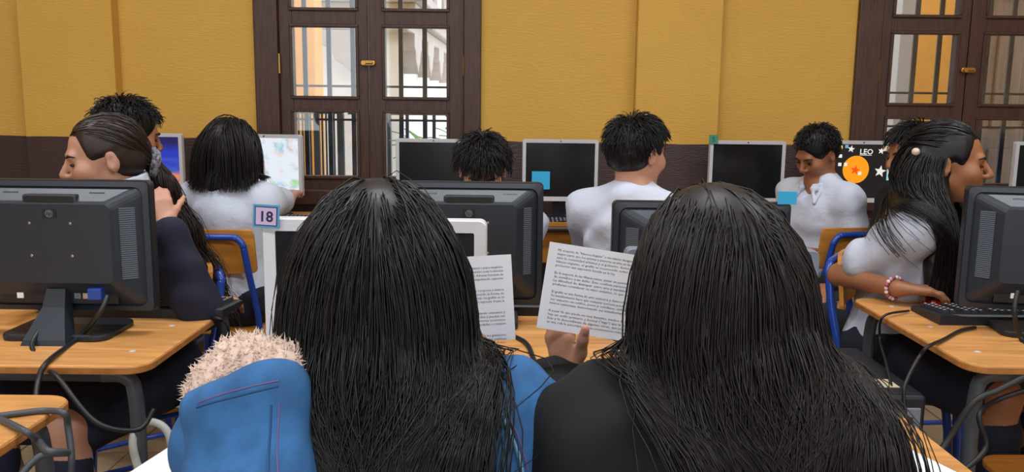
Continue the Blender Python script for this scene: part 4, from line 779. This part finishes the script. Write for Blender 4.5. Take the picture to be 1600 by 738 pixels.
# girl with bracelet, profile to the right
S8 = p = person('girl in white blouse with long black hair and beaded bracelet', (1482, 258), 2.5, -122, -119, 2, sc=1.04, skin=SKIN2, h=.0058, lean=.06, hfwd=.06, armR=aty(1402, 462, 2.34)+NA(0, 0, .02), poleR=(.15, -.6, -1), handR=dict(d=(.9, -.2, .0), n=(0, 0, -1), curl=.5), armL=NA(1.5, 2.40, .78), legyaw=-30)
torso_cloth(p, .012, .66, .5, 'blouse', WSHIRT, .007, 18, amp=.005, wide=.01); collar(p, WSHIRT, .004); bottoms(p, 'skirt', NAVYT); sitter_chair(p, 'blue-framed chair under the girl with the bracelet')
rs = np.random.RandomState(41); U = scalp(2600, rs, -.7, .52, -.4); A8 = p.H(.0, -.10, .045); top = U[:, 2] > .15; st8 = np.zeros(len(U), bool)
LX8, LY8 = p.hd[0]+.17, p.hd[1]+.01
def mass8(S): S.rc(p.H(.03, -.055, .0), p.hd+NA(.085, -.02, -.11), .05, .04, .04); S.rc(p.hd+NA(.085, -.02, -.11), NA(LX8, LY8, p.hd[2]-.36), .04, .03, .04)
fld8 = collide(p, 0, .02); mass8(fld8)
def flow8(P, U, N, tr, r):
    global st8
    v = A8-P; dist = np.linalg.norm(v, axis=1); st8 = st8 | (dist < .045) | ~top; d = v/np.maximum(dist, 1e-6)[:, None]; loc = (P-p.hd)@p.HR; dn = np.tile(NA(.1, .30, -1), (len(P), 1)); dn[:, 1] += np.where(loc[:, 2] > -.02, -.5, 0); z8 = np.clip((p.hd[2]-P[:, 2])/.1, 0, 1); dn[:, 0] += np.clip((LX8+.022*np.sin(U[:, 0]*40)-P[:, 0])*14, -.9, .9)*z8; dn[:, 1] += np.clip((LY8+.035*np.sin(U[:, 1]*50)-P[:, 1])*14, -.9, .9)*z8
    return np.where(st8[:, None], dn, d)+r.normal(size=P.shape)*.05
VF = strands(p, U, lambda U, r: r.uniform(.46, .60, len(U)), fld8, flow8, 26, .0021, .005, .02, 41, 0, rs, sub=2); V, F = join(VF, cap(p, .004, True, mass8, low=-.4, front=.03)); mesh_np('hair', V, F, HAIRK, p.root)
V, F = Sdf().el(p.H(.072, -.085, .035), (.012, .012, .012)).mesh(.003); mesh_np('hair_clip', V, F, mat('pearl_clip', (222, 200, 180), .3), p.root)
sh, el, wr = p.parts['R']; u = unit(wr-el); a_ = unit(np.cross(u, NA(0, 0, 1))); b_ = np.cross(u, a_); c_ = el+(wr-el)*.95; BEAD = [mat('pink_bead', (226, 170, 190), .3), mat('white_bead', (232, 228, 232), .3), mat('rose_bead', (176, 84, 110), .3)]
wroot = empty('bracelet', tuple(NA(p.root.location.x, p.root.location.y, 0)), p.root.rotation_euler[2], 'pink and white beaded bracelet on the girl wrist', 'bracelet')
for k in range(18): a = 2*PI*k/18; V, F = Sdf().el(c_+(a_*math.cos(a)+b_*math.sin(a))*.031, (.0058,)*3).mesh(.0022); mesh_np('bead', V, F, BEAD[k % 3], wroot)
# ================================================================== the two girls reading, seen from behind
def held_sheet(lab, c0, right, up, w, hgt, lines, seed, t0=.012):
    r = np.array(right)/np.linalg.norm(right); u = np.array(up)-r*np.dot(up, r); u /= np.linalg.norm(u); n = np.cross(r, u); root = empty('held_sheet', tuple(c0), 0, lab, 'paper', 'printed sheets held by the girls')
    M = Matrix(((r[0], n[0], u[0], 0), (r[1], n[1], u[1], 0), (r[2], n[2], u[2], 0), (0, 0, 0, 1)))     # local x right, z up, y along normal
    b = MB(); nx = 12; rings = []
    for k in range(nx+1):
        x = w*k/nx; bow = .004*math.sin(PI*k/nx); rings.append([(x, bow-.0004, 0), (x, bow-.0004, hgt), (x, bow+.0004, hgt), (x, bow+.0004, 0)])
    b.loft(rings); o = b.build('sheet', PAPER, root, False); o.data.transform(M)
    side = -1 if n[1] > 0 else 1
    z = hgt-t0
    for ln in lines:
        if ln:
            me = text_mesh(ln, .0052, res=1); xs = [v.co.x for v in me.vertices]; L = max(xs) if xs else 1; tw = (w-.028) if len(ln) > 60 else (w-.028)*len(ln)/82
            for v in me.vertices: v.co.x *= tw/L; x = v.co.x+.014; v.co = Vector((x, .004*math.sin(PI*x/w)+side*.0009, z+v.co.y))
            me.transform(M); link('printed_line', me, INK, root)
        z -= .0058
    return root
T1 = ['Mi creación de "blancos ilegales" o vinculante designaba por las autoridades y policías la', 'mayor parte que los artistas y pintores su arte en las ciudades y calles del barrio central', 'ante la comunidad artística y el gobierno, demuestra una actividad urbana abierta', 'blanca urgente, el grafiti es reconocido como una actividad cultural y legal en', 'promover una expresión basada en la ley.', '',
 'En la mayoría de las Hispanoamas, pintar sin permiso en una propiedad que no es tuya', 'de semáforo a un delito. Esto conlleva sanciones legales, como multas y trabajos', 'La dificultad de distinguir entre arte y vandalismo hace que muchos gobiernos', 'prefieran considerar su valor artístico, lo que genera debate sobre los límites.', '',
 'El grafiti es una forma de arte auténtica y democrática, ya que no se limita a un lugar', 'Su manifestación hace que cualquier persona pueda apreciar en el espacio urbano sin', 'ser experto en estilos, joven y cotidiano, utilizando técnicas ambientales con', 'muros existentes demostrando sus transformaciones, creando grandes murales.', '',
 'A pesar de que puede ser muy llamativo, muchos de los murales son obras anónimas', 'hay un estilo primario y formal ("tags") que la mayoría de la gente considera', 'feas y la desconfianza de algunas obras, que pueden ser borradas o pintadas', 'es una sola la autoridad para su conservación como arte.']
c2 = aty(838, 512, 1.235); rt = aty(988, 535, 1.235)-c2; upv = aty(843, 375, 1.25)-c2
held_sheet('printed sheet with four paragraphs held by the girl in black', c2, rt, upv, .216, .133, T1, 1)
T2 = ['la presencia de los jóvenes en la plaza, a los jóvenes o grupos marginados', 'una forma de expresar su propio pensamiento social, la identidad', 'y al diseño de la comunidad. Además fomenta un', 'sentido de pertenencia, impulsando espacios', '', '', 'medio de la comunicación, de recepción y alcance', 'con "derechos fieles", siendo la forma de', 'hacer arte contemporáneo. Además, los grafitis en un', 'lugar sin permiso, más tiene de impuesto frente la', '', '', 'por último la ciudad, respetando contextos y', 'formas de vivir. Estas tienden a pueden ser', 'vistos como un modo del entorno económico', 'de la cultura, así las propiedades o revisión', '', '', 'Por todo esto, pidamos para los gobiernos', 'políticas de cuidado, ciudades públicas', 'y espacios a mención Adán.']
T2 = [('y para todos los que viven en ella, ' if t else '')+t for t in T2]
c1 = aty(603, 541, 1.24); rt1 = aty(815, 530, 1.24)-c1; held_sheet('printed sheet with five paragraphs held by the girl in denim', c1, rt1, aty(590, 402, 1.26)-c1, .2, .131, T2, 2, .02)
def girl_hair(p, m, n, seed, Lr, drift=0., wave=0., spread=.11, part=0., rad=.0011, mass=None, mh=.02):
    rs = np.random.RandomState(seed); U = scalp(n, rs, -.8, .5, -.45); tx = U[:, 0]*spread+rs.normal(size=n)*.022
    def pull(P, U, tr):                       # below the jaw the hair hangs behind the shoulders
        z = p.hd[2]-P[:, 2]; f = np.clip((z-.02)/.10, 0, 1); q = np.zeros_like(P); q[:, 0] = np.clip((tx+drift*np.clip(z, 0, .6)-P[:, 0])*22, -1.8, 1.8)*f; q[:, 1] = np.where(P[:, 1] > p.nb[1]-.12, -1.6, -.05)*f; q[:, 2] = np.where(P[:, 1] > p.nb[1]-.12, .75, 0)*f; return q
    fl = long_flow(p, part, .75, wave, 1.1, pull)
    fld = collide(p, 0, .03); mass(fld)
    VF = strands(p, U, lambda U, r: r.uniform(*Lr, len(U)), fld, fl, 30, rad, .004, mh, seed, 0, rs, sub=2)
    V, F = join(VF, cap(p, .003, False, mass, h=.007, low=-.3, dispamp=0)); return mesh_np('hair', V, F, m, p.root)
# girl in denim jacket
G1 = p = person('girl with long black hair in a denim jacket reading a sheet', (592, 436), .99, 4, 6, 8, sc=1.0, skin=SKIN, h=.0075, lean=.06, armR=aty(742, 600, 1.22), poleR=(.6, -.2, -1), handR=dict(sz=.86, d=(-.12, .15, 1), n=(-.5, .7, 0), curl=.6, thumb=(-.3, -.3, 1)), armL=aty(560, 570, 1.2), poleL=(-.6, -.2, -1), handL=dict(d=(.1, .15, 1), n=(.6, .7, 0), curl=.5))
jk = torso_cloth(p, .028, 1.85, .5, 'jacket', DENIM, .008, 19, amp=.005, wide=.02); bottoms(p, 'skirt', NAVYT); sitter_chair(p, 'blue-framed chair under the girl in denim jacket')
def mass1(S):
    S.rc(p.H(0, -.04, .0), p.H(-.005, -.07, -.16), .07, .07, .05); S.rc(p.H(-.05, -.085, -.16), p.H(-.05, -.125, -.42), .045, .045, .05); S.rc(p.H(.05, -.085, -.16), p.H(.06, -.125, -.42), .045, .045, .05); S.rc(p.H(0, -.085, -.16), p.H(0, -.13, -.42), .055, .05, .05)
girl_hair(p, HAIRK, 5200, 51, (.56, .74), 0., .12, .095, mass=mass1)
# sherpa-lined hood lying on her left shoulder
SHERPA = mat('sherpa_fleece', (222, 198, 184), .95, bump=.3, bscale=160)
S = Sdf(); e1 = p.L(aty(310, 640, .825)); e2 = p.L(aty(448, 606, .81)); e3 = p.L(aty(335, 800, .80)); e4 = p.L(aty(445, 800, .785))
S.rc(e1, e2, .009, .012, .012); S.rc(e1, e3, .010, .022, .03); S.rc(e2, e4, .014, .03, .04); S.rc((e1+e2)/2, (e3+e4)/2, .014, .03, .04); S.rc(e1*.75+e2*.25, e3*.7+e4*.3, .012, .026, .04); S.rc(e1*.25+e2*.75, e3*.3+e4*.7, .014, .03, .04); S.rc(e3, e4, .03, .035, .05); S.disp = folds(8, .003); V, F = S.mesh(.006); hood = mesh_np('hood', V, F, DENIM, p.root)
HS = S
for A_, B_2, sh_, m_, r_t in ((e1, e2, NA(0, -.03, .020), mat('red_thread', (112, 92, 140), .8), .0009), (e1, e2, NA(0, -.03, .013), mat('dark_denim_seam', (38, 82, 132), .85), .0013), (e1*.12+e2*.88, e3*.12+e4*.88, NA(0, -.03, -.0), mat('dark_denim_seam', (34, 72, 120), .85), .0014), (e1*.03+e2*.97, e3*.03+e4*.97, NA(0, -.03, -.0), mat('red_thread', (112, 92, 140), .8), .0009)):
    P_ = np.array([A_*(1-t)+B_2*t+sh_ for t in np.linspace(.04, .96, 18)])
    for _ in range(7): P_ = P_-HS.grad(P_)*HS(P_)[:, None]
    MB().tube([tuple(v) for v in P_], r_t, 5).build('stitching', m_, hood)
S = Sdf(); f1 = p.L(aty(338, 618, .87)); f2 = p.L(aty(385, 578, .89)); f3 = p.L(aty(440, 588, .87)); S.rc(f1, f2, .018, .028, .03); S.rc(f2, f3, .028, .036, .04); S.rc(f1, p.L(aty(440, 630, .85)), .02, .034, .04); r_ = np.random.RandomState(4); Wv = [(r_.normal(size=3)*220, r_.uniform(0, 6)) for _ in range(6)]; S.disp = lambda P: .003*sum(np.sin(P@w_+f_) for w_, f_ in Wv)/2
V, F = S.mesh(.004); lin_o = mesh_np('hood_lining', V, F, SHERPA, p.root)
ii = r_.choice(len(V), 2600); P0 = V[ii]; N0 = S.grad(P0); D0 = N0+r_.normal(size=P0.shape)*.5; D0 /= np.linalg.norm(D0, axis=1)[:, None]; A0 = np.cross(D0, r_.normal(size=P0.shape)); A0 /= np.linalg.norm(A0, axis=1)[:, None]; B0 = np.cross(D0, A0); ll = r_.uniform(.005, .011, (len(P0), 1))
Vt = np.stack([P0+A0*.0013, P0-A0*.0007+B0*.0011, P0-A0*.0007-B0*.0011, P0+D0*ll], 1).reshape(-1, 3); i0 = np.arange(len(P0))*4; Ft = np.concatenate([np.stack([i0+a, i0+b, i0+3], 1) for a, b in ((0, 1), (1, 2), (2, 0))]); tag(mesh_np('fleece_tufts', Vt, Ft, SHERPA, lin_o), kind='stuff')
# jacket seam on the right shoulder
B_ = collide(p, 0, .034)
for x0, x1 in ((775, 828), (786, 839)):
    P_ = np.array([p.L(aty(x0+(x1-x0)*t, 578+170*t, .87)) for t in np.linspace(0, 1, 16)])
    for _ in range(6): P_ = P_-B_.grad(P_)*B_(P_)[:, None]
    k = MB(); k.tube([tuple(v) for v in P_], .0022 if x0 == 775 else .0012, 6); k.build('shoulder_seam', mat('denim_seam', (120, 170, 214), .85) if x0 == 775 else mat('red_thread', (112, 92, 140), .8), jk)
# girl in black sweater
G2 = p = person('girl with long dark hair in a black sweater reading a sheet', (1104, 440), .99, 8, 20, 8, sc=.98, skin=SKIN, h=.0048, lean=.06, armL=aty(884, 592, 1.25), poleL=(-.5, -.3, -1), handL=dict(d=(-.16, .12, 1), n=(.75, .62, 0), curl=.5, sz=.86, thumb=(.05, -.55, 1)), armR=aty(1045, 575, 1.25), poleR=(.7, -.2, -1), handR=dict(sz=.86, d=(-.75, .1, .75), n=(-.2, .9, -.2), curl=.5, thumb=(-.7, -.5, .3)))
torso_cloth(p, .024, 1.86, .5, 'sweater', BLACKK, .008, 20, amp=.005, wide=.02); bottoms(p, 'skirt', NAVYT); sitter_chair(p, 'blue-framed chair under the girl in black sweater')
def mass2(S):
    S.rc(p.H(.0, -.04, .0), p.H(.03, -.07, -.16), .07, .07, .05); S.rc(p.H(.0, -.085, -.16), p.H(.05, -.13, -.42), .05, .05, .05); S.rc(p.H(.07, -.08, -.16), p.H(.17, -.12, -.42), .055, .055, .05); S.rc(p.H(.03, -.085, -.16), p.H(.11, -.13, -.42), .055, .05, .05)
girl_hair(p, HAIRB, 5200, 61, (.56, .74), .30, .05, .09, -.1, mass=mass2, mh=.014)
chair(1.32, 1.745, 0, 'wooden school chair tucked under the bracelet girl desk')
